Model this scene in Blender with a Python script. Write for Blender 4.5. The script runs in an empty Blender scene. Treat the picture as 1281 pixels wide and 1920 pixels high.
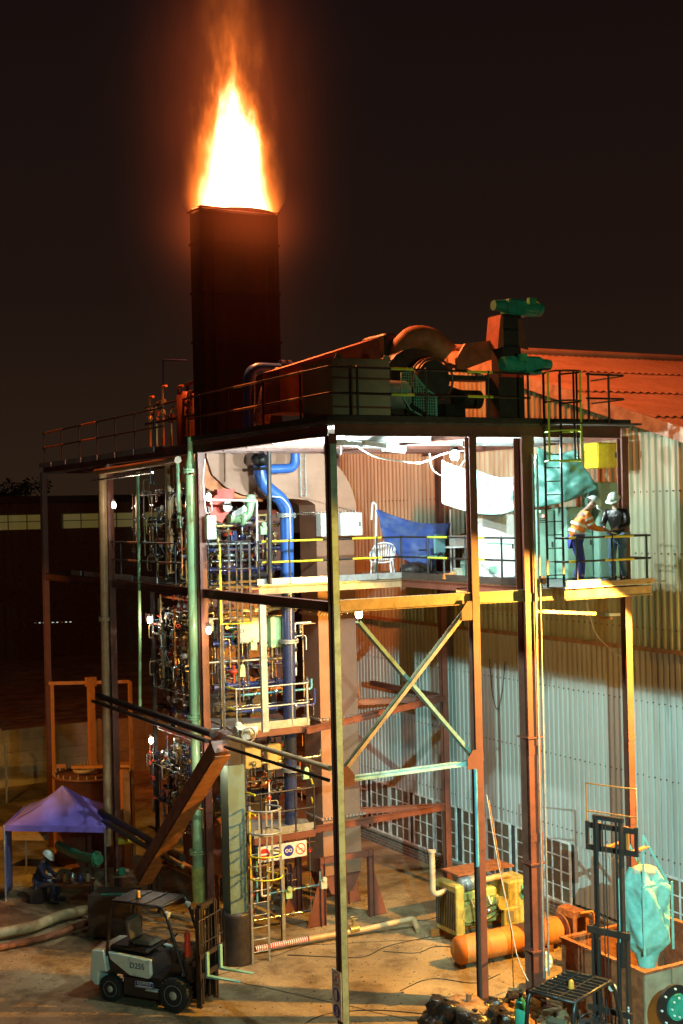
import bpy, math, random
import bmesh
from mathutils import Vector, Matrix, Euler
R = math.radians
scene = bpy.context.scene
col = scene.collection
# ---------------------------------------------------------------- camera
cam_d = bpy.data.cameras.new('camera'); cam = bpy.data.objects.new('camera', cam_d); col.objects.link(cam)
cam.location = (-12.154, -22.304, 10.1)
cam.matrix_world = Matrix.Translation(cam.location) @ Matrix.Rotation(R(-29), 4, 'Z') @ Matrix.Rotation(R(90), 4, 'X') @ Matrix.Rotation(-0.023, 4, 'Z')
cam_d.sensor_fit = 'VERTICAL'; cam_d.sensor_height = 36; cam_d.lens = 46.875
cam_d.clip_start = 0.3; cam_d.clip_end = 900
scene.camera = cam
# ---------------------------------------------------------------- world: night sky lit by the town
w = bpy.data.worlds.new('World'); scene.world = w; w.use_nodes = True
nt = w.node_tree; nt.nodes.clear()
o_ = nt.nodes.new('ShaderNodeOutputWorld'); b_ = nt.nodes.new('ShaderNodeBackground')
tc = nt.nodes.new('ShaderNodeTexCoord'); sp = nt.nodes.new('ShaderNodeSeparateXYZ'); rp = nt.nodes.new('ShaderNodeValToRGB')
nt.links.new(tc.outputs['Generated'], sp.inputs[0]); nt.links.new(sp.outputs['Z'], rp.inputs[0]); nt.links.new(rp.outputs[0], b_.inputs[0]); nt.links.new(b_.outputs[0], o_.inputs[0])
e = rp.color_ramp.elements
e[0].position = 0.0; e[0].color = (0.024, 0.0135, 0.0075, 1); e[1].position = 0.42; e[1].color = (0.0075, 0.0040, 0.0040, 1)
m_ = rp.color_ramp.elements.new(0.16); m_.color = (0.0135, 0.0066, 0.0045, 1)
b_.inputs[1].default_value = 1.0
# ---------------------------------------------------------------- render and exposure
scene.view_settings.view_transform = 'Standard'; scene.view_settings.look = 'None'
scene.view_settings.exposure = 0.0; scene.view_settings.gamma = 1.0
cy = scene.cycles
cy.sample_clamp_indirect = 1.5; cy.sample_clamp_direct = 0; cy.use_denoising = True
cy.max_bounces = 5; cy.diffuse_bounces = 3; cy.glossy_bounces = 3; cy.transmission_bounces = 3; cy.volume_bounces = 0
cy.transparent_max_bounces = 6; cy.caustics_reflective = False; cy.caustics_refractive = False
cy.volume_step_rate = 1.0; cy.volume_max_steps = 96
# ---------------------------------------------------------------- lamps
def point(name, loc, power, color, radius=0.05, spot=None, aim=None, blend=0.3, glossy=1.0):
    d = bpy.data.lights.new(name, 'SPOT' if spot else 'POINT'); d.energy = power; d.color = color; d.shadow_soft_size = radius
    o = bpy.data.objects.new(name, d); o.location = loc; col.objects.link(o)
    d.specular_factor = glossy
    if spot:
        d.spot_size = R(spot); d.spot_blend = blend
        v = Vector(aim) - Vector(loc); o.rotation_euler = v.to_track_quat('-Z', 'Y').to_euler()
    return o
TEAL = (0.46, 0.94, 0.87); SODIUM = (1.0, 0.49, 0.07); COLD = (0.80, 1.0, 0.97); WARM = (1.0, 0.80, 0.58); FIRE = (1.0, 0.20, 0.045)
point('floodlight_lamp', (-6.5, -20.5, 10.2), 26000, TEAL, 0.008, 27, (8.7, 3.6, 2.6), .35)
point('wide_floodlight_lamp', (-6.5, -20.5, 10.2), 4000, TEAL, 0.008, 110, (2.0, 3.0, 3.0))
point('upper_floodlight_lamp', (-6.5, -24.5, 9.6), 6000, (0.66, 0.95, 0.48), 0.02, 30, (6.5, 2.0, 8.4), .6)
point('sodium_lamp', (8.35, -3.1, 7.7), 13500, SODIUM, 0.04, 100, (0.4, 1.6, 2.0), .12)
point('wall_sodium_lamp', (8.25, -1.9, 7.35), 130, (1.0, 0.55, 0.12), 0.05)
point('yard_sodium_lamp', (8.2, -13.0, 7.0), 1800, SODIUM, 0.06, 62, (0.0, 1.0, 0), .4)
point('left_yard_sodium_lamp', (-8.5, 12.0, 7.0), 2400, SODIUM, 0.06, 62, (4.0, 22.0, 1.0), .4)
point('flame_light', (1.6, 7.7, 19.6), 9500, FIRE, 0.7)
# ---------------------------------------------------------------- mesh helpers
def frame(d, up=(0, 0, 1)):
    d = Vector(d).normalized(); up = Vector(up)
    if abs(d.dot(up.normalized())) > 0.98: up = Vector((1, 0, 0)) if abs(d.x) < 0.9 else Vector((0, 1, 0))
    s = d.cross(up).normalized(); u = s.cross(d).normalized()
    return d, s, u
def off_of(p):
    v = Vector((0, 0, 0))
    while p is not None: v += p.location; p = p.parent
    return v
class MB:
    def __init__(s): s.v = []; s.f = []; s.sm = []
    def add(s, vs, fs, sm=False):
        n = len(s.v); s.v += [tuple(p) for p in vs]; s.f += [tuple(i + n for i in f) for f in fs]; s.sm += [sm] * len(fs); return s
    def box(s, a, b, M=None):
        x0, y0, z0 = a; x1, y1, z1 = b
        vs = [Vector(p) for p in ((x0, y0, z0), (x1, y0, z0), (x1, y1, z0), (x0, y1, z0), (x0, y0, z1), (x1, y0, z1), (x1, y1, z1), (x0, y1, z1))]
        if M: vs = [M @ p for p in vs]
        return s.add(vs, [(0, 3, 2, 1), (4, 5, 6, 7), (0, 1, 5, 4), (1, 2, 6, 5), (2, 3, 7, 6), (3, 0, 4, 7)])
    def cbox(s, c, sz, rz=0, rx=0, ry=0):
        h = [q / 2 for q in sz]; M = Matrix.Translation(c) @ Euler((rx, ry, rz)).to_matrix().to_4x4()
        return s.box([-q for q in h], h, M)
    def rbox(s, a, b, r=.03, M=None):
        x0, y0, z0 = a; x1, y1, z1 = b; r = min(r, (x1 - x0) / 2.01, (y1 - y0) / 2.01, (z1 - z0) / 2.01)
        vs = []
        for z, i in ((z0, r), (z0 + r, 0), (z1 - r, 0), (z1, r)):
            q = r * .6
            for px, py in ((x0 + i, y0 + i + q), (x0 + i + q, y0 + i), (x1 - i - q, y0 + i), (x1 - i, y0 + i + q), (x1 - i, y1 - i - q), (x1 - i - q, y1 - i), (x0 + i + q, y1 - i), (x0 + i, y1 - i - q)):
                vs.append(Vector((px, py, z)))
        if M: vs = [M @ p for p in vs]
        fs = [tuple(range(7, -1, -1)), tuple(range(24, 32))]
        for k in range(3):
            for j in range(8): fs.append((k * 8 + j, k * 8 + (j + 1) % 8, k * 8 + 8 + (j + 1) % 8, k * 8 + 8 + j))
        return s.add(vs, fs)
    def bar(s, p0, p1, w, h=None, up=(0, 0, 1)):
        h = h or w; p0 = Vector(p0); p1 = Vector(p1); d, sd, u = frame(p1 - p0, up)
        vs = [p + sd * a * w / 2 + u * b * h / 2 for p in (p0, p1) for a, b in ((-1, -1), (1, -1), (1, 1), (-1, 1))]
        return s.add(vs, [(0, 1, 2, 3), (7, 6, 5, 4), (0, 4, 5, 1), (1, 5, 6, 2), (2, 6, 7, 3), (3, 7, 4, 0)])
    def hb(s, p0, p1, h, b, t=.014, up=(0, 0, 1)):
        p0 = Vector(p0); p1 = Vector(p1); d, sd, u = frame(p1 - p0, up)
        a = u * (h / 2 - t / 2)
        s.bar(p0 + a, p1 + a, b, t, up); s.bar(p0 - a, p1 - a, b, t, up); s.bar(p0, p1, t, h - 2 * t, up)
        return s
    def ch(s, p0, p1, h, b, t=.012, up=(0, 0, 1), side=1):
        p0 = Vector(p0); p1 = Vector(p1); d, sd, u = frame(p1 - p0, up)
        a = u * (h / 2 - t / 2); q = sd * side * b / 2
        s.bar(p0 + a + q, p1 + a + q, b, t, up); s.bar(p0 - a + q, p1 - a + q, b, t, up); s.bar(p0 + sd * side * t / 2, p1 + sd * side * t / 2, t, h - 2 * t, up)
        return s
    def tube(s, pts, r, n=8, bend=0, cap=True, closed=False):
        P = [Vector(p) for p in pts]
        if bend:
            Q_ = [P[0]]
            for i in range(1, len(P) - 1):
                a, c, e_ = P[i - 1], P[i], P[i + 1]; da = (a - c); de = (e_ - c); b = min(bend, da.length * .45, de.length * .45)
                A = c + da.normalized() * b; B = c + de.normalized() * b
                for k in range(6):
                    t = k / 5; Q_.append(A * (1 - t) ** 2 + c * 2 * t * (1 - t) + B * t * t)
            P = Q_ + [P[-1]]
        P2 = [P[0]]
        for p in P[1:]:
            if (p - P2[-1]).length > 1e-5: P2.append(p)
        P = P2; m = len(P); rings = []
        if closed and (P[0] - P[-1]).length < 1e-5: P = P[:-1]; m -= 1
        rr = r if isinstance(r, (list, tuple)) else [r] * m
        T = []
        for i in range(m):
            if closed: a, b = P[i - 1], P[(i + 1) % m]
            else: a, b = P[max(i - 1, 0)], P[min(i + 1, m - 1)]
            T.append((b - a).normalized())
        _, sd, u = frame(T[0])
        vs = []
        for i in range(m):
            if i:
                q = T[i - 1].rotation_difference(T[i]); sd = q @ sd; u = q @ u
            for k in range(n):
                an = 2 * math.pi * k / n; vs.append(P[i] + (sd * math.cos(an) + u * math.sin(an)) * rr[min(i, len(rr) - 1)])
        fs = []
        for i in range(m if closed else m - 1):
            j = (i + 1) % m
            for k in range(n): fs.append((i * n + k, i * n + (k + 1) % n, j * n + (k + 1) % n, j * n + k))
        s.add(vs, fs, True)
        if cap and not closed:
            s.add(vs[:n], [tuple(range(n - 1, -1, -1))]); s.add(vs[-n:], [tuple(range(n))])
        return s
    def cyl(s, p0, p1, r0, r1=None, n=16, cap=True):
        return s.tube([p0, p1], [r0, r0 if r1 is None else r1], n, cap=cap)
    def lathe(s, o, d, prof, n=20, up=(0, 0, 1)):
        o = Vector(o); d, sd, u = frame(d, up); vs = []; m = len(prof)
        for r, h in prof:
            for k in range(n):
                an = 2 * math.pi * k / n; vs.append(o + d * h + (sd * math.cos(an) + u * math.sin(an)) * r)
        fs = [(i * n + k, i * n + (k + 1) % n, (i + 1) * n + (k + 1) % n, (i + 1) * n + k) for i in range(m - 1) for k in range(n)]
        s.add(vs, fs, True)
        if prof[0][0] > 1e-4: s.add(vs[:n], [tuple(range(n - 1, -1, -1))])
        if prof[-1][0] > 1e-4: s.add(vs[-n:], [tuple(range(n))])
        return s
    def ball(s, c, r, n=10, sz=(1, 1, 1), M=None):
        c = Vector(c); vs = []; k2 = n // 2
        for i in range(k2 + 1):
            th = math.pi * i / k2
            for k in range(n):
                ph = 2 * math.pi * k / n; p = Vector((r * sz[0] * math.sin(th) * math.cos(ph), r * sz[1] * math.sin(th) * math.sin(ph), r * sz[2] * math.cos(th)))
                if M: p = M @ p
                vs.append(c + p)
        fs = [(i * n + k, (i + 1) * n + k, (i + 1) * n + (k + 1) % n, i * n + (k + 1) % n) for i in range(k2) for k in range(n)]
        return s.add(vs, fs, True)
    def ring(s, c, d, R0, r, n=18, m=6):
        c = Vector(c); d, sd, u = frame(d)
        return s.tube([c + (sd * math.cos(2 * math.pi * k / n) + u * math.sin(2 * math.pi * k / n)) * R0 for k in range(n)], r, m, closed=True)
    def prism(s, poly, a, b, ax='y'):
        f = {'y': lambda p, t: (p[0], t, p[1]), 'x': lambda p, t: (t, p[0], p[1]), 'z': lambda p, t: (p[0], p[1], t)}[ax]
        n = len(poly); vs = [f(p, a) for p in poly] + [f(p, b) for p in poly]
        fs = [tuple(range(n)), tuple(range(2 * n - 1, n - 1, -1))] + [(i, n + i, n + (i + 1) % n, (i + 1) % n) for i in range(n)]
        return s.add(vs, fs)
    def grid(s, nx, ny, fn, th=0.0, sm=True):
        vs = [Vector(fn(i / nx, j / ny)) for j in range(ny + 1) for i in range(nx + 1)]; W = nx + 1
        fs = [(j * W + i, j * W + i + 1, (j + 1) * W + i + 1, (j + 1) * W + i) for j in range(ny) for i in range(nx)]
        if not th: return s.add(vs, fs, sm)
        nrm = [Vector((0, 0, 0)) for _ in vs]
        for f in fs:
            q = (vs[f[1]] - vs[f[0]]).cross(vs[f[3]] - vs[f[0]])
            for i in f: nrm[i] += q
        v2 = [p - q.normalized() * th for p, q in zip(vs, nrm)]; n = len(vs)
        bd = [i for i in range(nx + 1)] + [j * W + nx for j in range(1, ny + 1)] + [ny * W + i for i in range(nx - 1, -1, -1)] + [j * W for j in range(ny - 1, 0, -1)]
        fs2 = fs + [tuple(i + n for i in reversed(f)) for f in fs] + [(bd[k], bd[k] + n, bd[(k + 1) % len(bd)] + n, bd[(k + 1) % len(bd)]) for k in range(len(bd))]
        return s.add(vs + v2, fs2, sm)
    def build(s, name, mat, parent=None, local=False, bevel=0):
        off = Vector((0, 0, 0)) if (local or parent is None) else off_of(parent)
        me = bpy.data.meshes.new(name); me.from_pydata([tuple(Vector(p) - off) for p in s.v], [], s.f); me.validate(); bm = bmesh.new(); bm.from_mesh(me); bmesh.ops.recalc_face_normals(bm, faces=bm.faces); bm.to_mesh(me); bm.free(); me.update()
        if len(me.polygons) == len(s.sm): me.polygons.foreach_set('use_smooth', s.sm)
        me.materials.append(mat)
        o = bpy.data.objects.new(name, me); col.objects.link(o)
        if parent is not None: o.parent = parent
        if bevel:
            m = o.modifiers.new('bevel', 'BEVEL'); m.width = bevel; m.segments = 1; m.limit_method = 'ANGLE'
        return o
def tag(o, label=None, cat=None, group=None, kind=None):
    if label: o['label'] = label
    if cat: o['category'] = cat
    if group: o['group'] = group
    if kind: o['kind'] = kind
    return o
def thing(name, label, cat, loc=(0, 0, 0), rz=0, group=None):
    o = bpy.data.objects.new(name, None); o.empty_display_size = .2; col.objects.link(o); o.location = loc; o.rotation_euler = (0, 0, rz)
    return tag(o, label, cat, group)
def dup(root, loc, rz=None, label=None, group=None):
    r = root.copy(); col.objects.link(r); r.location = loc
    if rz is not None: r.rotation_euler = (0, 0, rz)
    if label: r['label'] = label
    if group: r['group'] = group
    for ch in list(root.children):
        c = ch.copy(); col.objects.link(c); c.parent = r
        for g in list(ch.children):
            d = g.copy(); col.objects.link(d); d.parent = c
    return r
# ---------------------------------------------------------------- materials
def mat(name, c, rough=.5, metal=0., var=.25, scale=4., bump=.0, bscale=30., second=None, amt=.45, coat=0., alpha=None, stretch=None):
    m = bpy.data.materials.new(name); m.use_nodes = True; nt = m.node_tree; N = nt.nodes; L = nt.links; p = N['Principled BSDF']
    tc = N.new('ShaderNodeTexCoord'); mp = N.new('ShaderNodeMapping'); L.new(tc.outputs['Object'], mp.inputs[0])
    if stretch: mp.inputs['Scale'].default_value = stretch
    n = N.new('ShaderNodeTexNoise'); n.inputs['Scale'].default_value = scale; n.inputs['Detail'].default_value = 7; n.inputs['Roughness'].default_value = .65; L.new(mp.outputs[0], n.inputs['Vector'])
    r = N.new('ShaderNodeValToRGB'); L.new(n.outputs['Fac'], r.inputs[0])
    d = second or tuple(q * (1 - var * 2) if var < .5 else q * .1 for q in c)
    lo, hi = (max(0, amt - .14), amt + .14)
    r.color_ramp.elements[0].position = lo; r.color_ramp.elements[0].color = (*d, 1)
    r.color_ramp.elements[1].position = hi; r.color_ramp.elements[1].color = (*c, 1)
    L.new(r.outputs[0], p.inputs['Base Color'])
    rr = N.new('ShaderNodeMapRange'); L.new(n.outputs['Fac'], rr.inputs[0]); rr.inputs[3].default_value = min(1, rough + .18); rr.inputs[4].default_value = max(.05, rough - .1); L.new(rr.outputs[0], p.inputs['Roughness'])
    p.inputs['Metallic'].default_value = metal
    if coat: p.inputs['Coat Weight'].default_value = coat
    if bump:
        b = N.new('ShaderNodeBump'); n2 = N.new('ShaderNodeTexNoise'); n2.inputs['Scale'].default_value = bscale; n2.inputs['Detail'].default_value = 4; L.new(mp.outputs[0], n2.inputs['Vector'])
        L.new(n2.outputs['Fac'], b.inputs['Height']); b.inputs['Strength'].default_value = bump; b.inputs['Distance'].default_value = .03; L.new(b.outputs[0], p.inputs['Normal'])
    return m
def glow(name, c, s):
    m = bpy.data.materials.new(name); m.use_nodes = True; p = m.node_tree.nodes['Principled BSDF']
    p.inputs['Base Color'].default_value = (.8, .8, .8, 1); p.inputs['Emission Color'].default_value = (*c, 1); p.inputs['Emission Strength'].default_value = s
    return m
M_steel = mat('oxide_primer_steel', (.17, .058, .038), .42, 0, .2, 2.5, .15, 40)
M_dark = mat('dark_painted_steel', (.05, .04, .036), .4, .2, .25, 5, .1)
M_black = mat('black_paint', (.018, .017, .017), .35, 0, .2, 6)
M_duct = mat('duct_primer', (.46, .25, .17), .55, 0, .12, 1.3, .12, 12)
M_casing = mat('furnace_casing', (.24, .085, .055), .5, 0, .25, 2, .15, 14)
M_green = mat('green_pipe_paint', (.36, .62, .33), .3, 0, .12, 2.2, coat=.3, second=(.30, .34, .14), amt=.38)
M_dgreen = mat('valve_green_paint', (.05, .32, .16), .35, 0, .15, 5)
M_blue = mat('blue_pipe_paint', (.045, .15, .55), .27, 0, .12, 4, coat=.4)
M_dblue = mat('dark_blue_paint', (.03, .04, .16), .35, 0, .15, 4)
M_cyan = mat('cyan_post_paint', (.12, .42, .52), .35, 0, .15, 4)
M_yellow = mat('safety_yellow_paint', (.80, .60, .03), .4, 0, .12, 8)
M_ylime = mat('safety_lime_paint', (.50, .62, .05), .4, 0, .12, 8)
M_tan = mat('tan_pipe_paint', (.50, .33, .17), .35, 0, .15, 4)
M_brass = mat('brass_fittings', (.62, .42, .16), .3, .7, .2, 12)
M_chrome = mat('bright_fittings', (.62, .60, .58), .22, .9, .15, 12)
M_galv = mat('galvanised_steel', (.42, .43, .42), .42, .55, .2, 6, .08)
M_orange = mat('orange_paint', (.52, .18, .035), .5, 0, .15, 5, .1, second=(.34, .11, .03), amt=.36)
M_red = mat('red_paint', (.70, .06, .025), .4, 0, .15, 4)
M_teal = mat('teal_motor_paint', (.03, .30, .22), .38, 0, .2, 6)
M_white = mat('white_enamel', (.78, .80, .78), .4, 0, .08, 3)
M_beige = mat('beige_enamel', (.55, .52, .40), .5, 0, .15, 4)
M_rust = mat('rusty_steel', (.30, .11, .045), .75, .1, .3, 5, .4, 25)
M_rubber = mat('tyre_rubber', (.025, .027, .026), .8, 0, .2, 12, .3, 60)
M_wood = mat('timber', (.42, .28, .14), .7, 0, .25, 6, .2, stretch=(1, 1, 6))
M_conc = mat('cast_concrete', (.36, .33, .28), .85, 0, .15, 2, .3, 18)
M_cable = mat('cable_sheath', (.60, .56, .50), .5, 0, .1, 5)

G = -0.2
# ================================================================ SETTING
gm = bpy.data.materials.new('yard_ground'); gm.use_nodes = True; nt = gm.node_tree; N = nt.nodes; L = nt.links; p = N['Principled BSDF']
tc = N.new('ShaderNodeTexCoord')
def noise(s, det=8, ro=.6):
    n = N.new('ShaderNodeTexNoise'); n.inputs['Scale'].default_value = s; n.inputs['Detail'].default_value = det; n.inputs['Roughness'].default_value = ro; L.new(tc.outputs['Object'], n.inputs['Vector']); return n
def ramp(src, stops):
    r = N.new('ShaderNodeValToRGB'); L.new(src, r.inputs[0]); el = r.color_ramp.elements
    el[0].position, el[0].color = stops[0][0], (*stops[0][1], 1); el[1].position, el[1].color = stops[-1][0], (*stops[-1][1], 1)
    for q in stops[1:-1]: k = el.new(q[0]); k.color = (*q[1], 1)
    return r
def mix(a, b, f, mode='MIX', fv=None):
    m = N.new('ShaderNodeMix'); m.data_type = 'RGBA'; m.blend_type = mode
    L.new(a, m.inputs[6]); L.new(b, m.inputs[7])
    if f is not None: L.new(f, m.inputs[0])
    else: m.inputs[0].default_value = fv
    return m.outputs[2]
base = ramp(noise(.35).outputs['Fac'], [(.34, (.22, .155, .075)), (.5, (.34, .245, .125)), (.66, (.46, .34, .18))])
stain = ramp(noise(1.3, 9, .7).outputs['Fac'], [(.38, (.42, .36, .30)), (.52, (1, 1, 1))])
c1 = mix(base.outputs[0], stain.outputs[0], None, 'MULTIPLY', .75)
patch = ramp(noise(.55, 4, .6).outputs['Fac'], [(.36, (.55, .5, .46)), (.47, (1, 1, 1))])
c1 = mix(c1, patch.outputs[0], None, 'MULTIPLY', .7)
grit = ramp(noise(26, 5, .8).outputs['Fac'], [(.36, (.62, .58, .52)), (.55, (1.05, 1.02, 1))])
c2 = mix(c1, grit.outputs[0], None, 'MULTIPLY', .6)
L.new(c2, p.inputs['Base Color']); p.inputs['Roughness'].default_value = .9
bmp = N.new('ShaderNodeBump'); bmp.inputs['Strength'].default_value = .8; bmp.inputs['Distance'].default_value = .06; L.new(noise(7, 10, .75).outputs['Fac'], bmp.inputs['Height']); L.new(bmp.outputs[0], p.inputs['Normal'])
g = MB(); g.add([(-400, -60, G), (400, -60, G), (400, 600, G), (-400, 600, G)], [(0, 1, 2, 3)])
tag(g.build('ground', gm), kind='structure')
M_joint = mat('slab_joint', (.035, .028, .02), .9)
j = MB()
for a, b in (((-.4, 5.2), (2.6, -.6)), ((2.6, -.6), (3.3, -2.0)), ((2.3, 6.0), (8.6, 3.1)), ((-.4, 5.2), (2.3, 6.0))):
    n = 14
    for k in range(n):
        t0, t1 = k / n, (k + 1) / n; q = lambda t: (a[0] + (b[0] - a[0]) * t + .02 * math.sin(t * 37), a[1] + (b[1] - a[1]) * t + .02 * math.cos(t * 23), G + .006)
        p0, p1 = Vector(q(t0)), Vector(q(t1)); d = (p1 - p0).normalized(); sd = Vector((d.y, -d.x, 0)) * .016
        j.add([p0 - sd, p1 - sd, p1 + sd, p0 + sd], [(3, 2, 1, 0)])
tag(j.build('ground_joint', M_joint), kind='structure')

# ================================================================ WORKSHOP BUILDING with gable wall
XW = 8.7
def zr(y): return 11.88 + .302 * y if y < 8.5 else 11.88 + .302 * 8.5 - .30 * (y - 8.5)
M_low = mat('lower_cladding', (.52, .55, .52), .5, .1, .12, 2.6, .05, 10, stretch=(1, 1, .07), second=(.30, .25, .19), amt=.34)
M_up = mat('upper_cladding', (.40, .40, .27), .6, 0, .12, 2.4, .08, 10, stretch=(1, 1, .07), second=(.24, .20, .12))
M_roof = mat('roof_sheeting', (.55, .30, .20), .8, 0, .15, 1.2, .15, 10, second=(.40, .20, .13))
M_glass = mat('dark_window_glass', (.16, .125, .085), .25, 0, .2, 2)  # brown base colour stands in for reflections in the panes
M_wframe = mat('pale_window_frame', (.85, .87, .84), .5)
bm_ = bpy.data.materials.new('base_brick'); bm_.use_nodes = True; nt = bm_.node_tree; N = nt.nodes; L = nt.links; p = N['Principled BSDF']
tc = N.new('ShaderNodeTexCoord'); mp = N.new('ShaderNodeMapping'); mp.inputs['Rotation'].default_value = (R(90), 0, R(90)); L.new(tc.outputs['Object'], mp.inputs[0])
mpv = N.new('ShaderNodeCombineXYZ'); sx = N.new('ShaderNodeSeparateXYZ'); L.new(tc.outputs['Object'], sx.inputs[0]); L.new(sx.outputs['Y'], mpv.inputs[0]); L.new(sx.outputs['Z'], mpv.inputs[1])
bt = N.new('ShaderNodeTexBrick'); L.new(mpv.outputs[0], bt.inputs['Vector']); bt.inputs['Scale'].default_value = 1
bt.inputs['Brick Width'].default_value = .23; bt.inputs['Row Height'].default_value = .085; bt.inputs['Mortar Size'].default_value = .009
bt.inputs['Color1'].default_value = (.22, .17, .13, 1); bt.inputs['Color2'].default_value = (.13, .10, .08, 1); bt.inputs['Mortar'].default_value = (.34, .31, .26, 1)
L.new(bt.outputs['Color'], p.inputs['Base Color']); p.inputs['Roughness'].default_value = .85
bb = N.new('ShaderNodeBump'); bb.inputs['Strength'].default_value = .6; bb.inputs['Distance'].default_value = .01; L.new(bt.outputs['Fac'], bb.inputs['Height']); bb.invert = True; L.new(bb.outputs[0], p.inputs['Normal'])
mat_screw = mat('rusty_screws', (.14, .09, .06), .8)
shed = thing('workshop_building', 'long shed with corrugated gable wall and rust red roof beside the tower', 'building', (XW, 4, G))
PLO = ((0, 1), (.62, 1), (.70, -.15), (.90, -.15)); PUP = ((0, 0), (.16, .15), (.30, .85), (.42, 1), (.58, 1), (.70, .85), (.84, .15))
def corr(mb, y0, y1, zf0, zf1, x, depth=.05, pitch=.19, prof=PLO):
    ys = []; n = int((y1 - y0) / pitch)
    for k in range(n + 1):
        for t, d in prof: ys.append((y0 + (k + t) * pitch, x - d * depth * (1 + .18 * math.sin(k * 12.9898)) - (.012 if (k // 4) % 2 else 0) - .008 * math.sin(k * .37)))
    vs = []; fs = []
    for y, xx in ys: vs += [(xx, y, zf0(y)), (xx, y, zf1(y))]
    for k in range(len(ys) - 1): fs.append((2 * k, 2 * k + 1, 2 * k + 3, 2 * k + 2))
    vs2 = [(a + .012, b, c) for a, b, c in vs]; n = len(vs)
    mb.add(vs, fs, False); mb.add(vs2, [tuple(reversed(f)) for f in fs], False)
WZ0, WZ1 = .22, 1.74
wins = [(3.95, 5.0), (5.12, 6.17), (6.45, 7.5), (7.62, 8.67), (9.0, 10.05), (10.17, 11.22), (11.5, 12.55), (12.67, 13.72), (14.0, 15.05), (15.17, 16.2), (-.35, .95), (-3.2, -1.9), (-4.6, -3.3)]
b = MB(); corr(b, -9, 17, lambda y: WZ1, lambda y: 6.98, XW); b.build('lower_cladding', M_low, shed)
solid = sorted(wins); prev = -9.0
for a, c in solid:
    if a - prev > .5: b = MB(); corr(b, prev + .05, a - .2, lambda y: .3, lambda y: WZ1 + .02, XW + .004); b.build('infill_cladding', M_low, shed)
    prev = c
b = MB(); b.box((XW + .03, -9, WZ0), (XW + .2, 17, WZ1 - .004)); b.build('window_reveal', mat('grimy_reveal', (.10, .09, .08), .8), shed)
b = MB(); corr(b, -9, 17, lambda y: 6.86, lambda y: zr(y) - .02, XW - .06, .065, .21, PUP); b.build('upper_cladding', M_up, shed)
for z in (2.1, 3.9, 5.6):
    b = MB()
    for k in range(134): b.cbox((XW - .062, -8.9 + k * .19 + .01, z + .01 * math.sin(k * 3.1)), (.02, .03, .03))
    b.build('screw_row', mat_screw, shed)
for z in (7.3, 9.0, 10.4):
    b = MB()
    for k in range(120):
        y = -8.9 + k * .21 + .01
        if zr(y) > z + .2: b.cbox((XW - .128, y, z), (.03, .035, .035))
    b.build('screw_row', mat_screw, shed)
b = MB(); b.bar((XW - .135, -9, 6.82), (XW - .135, 17, 6.82), .05, .10); b.build('girt_rail', mat('girt_paint', (.38, .22, .12), .6), shed)
b = MB(); b.box((XW - .07, -9, G), (XW + .1, 17, WZ0 - .06)); b.build('brick_base', bm_, shed)
b = MB(); b.box((XW - .11, -9, WZ0 - .06), (XW + .1, 17, WZ0)); b.build('sill_course', M_conc, shed)
for a, c in wins:
    f = MB(); t = .07; x = XW - .07
    nx = 3; ny = 4
    for i in range(nx + 1): yy = a + (c - a) * i / nx; ww = t if i in (0, nx) else .05; f.box((x, yy - ww / 2, WZ0), (x + .035, yy + ww / 2, WZ1 - .01))
    for i in range(ny + 1):
        zz = WZ0 + (WZ1 - WZ0 - .01) * i / ny; ww = t if i in (0, ny) else .045; f.box((x + .002, a, zz - ww / 2 + .02), (x + .037, c, zz + ww / 2 + .005))
    wf = f.build('window', M_wframe, shed)
    q = MB(); q.box((x + .016, a, WZ0), (x + .022, c, WZ1 - .02)); q.build('pane', M_glass, wf)
# roof: corrugations run down the slope, sheets lap in rows
for sgn, ya, yb in ((0, -16, 8.5), (1, 8.5, 20)):
    b = MB(); rows = 9 if sgn == 0 else 3
    for rw in range(rows):
        y0 = ya + (yb - ya) * rw / rows; y1 = ya + (yb - ya) * (rw + 1) / rows + (.12 if rw < rows - 1 else 0)
        lift = .03 * 0
        vs = []; fs = []; n = 0
        x = XW - .25; k = 0
        while x < 34:
            for t, d in ((0, 0), (.25, .5), (.5, 1), (.75, .5)):
                xx = x + t * .24; z = d * .055
                vs += [(xx, y0, zr(y0) + z + .05 + (.02 if sgn == 0 else 0)), (xx, y1, zr(y1) + z + .03)]; n += 1
            x += .24
        fs = [(2 * i, 2 * i + 2, 2 * i + 3, 2 * i + 1) for i in range(n - 1)]
        b.add(vs, fs, True)
    b.build('roof', M_roof, shed)
b = MB(); b.tube([(XW - .3, 8.5, zr(8.5) + .1), (34, 8.5, zr(8.5) + .1)], .14, 8); b.build('ridge_cap', M_roof, shed)
M_barge = mat('barge_board_paint', (.48, .36, .27), .6)
b = MB(); b.bar((XW - .3, -9, zr(-9) - .10), (XW - .3, 8.5, zr(8.5) - .10), .04, .32); b.build('barge_board', M_barge, shed)
b = MB(); b.bar((XW - .3, 8.5, zr(8.5) - .10), (XW - .3, 17, zr(17) - .10), .04, .32); b.build('barge_board', M_barge, shed)

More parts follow.
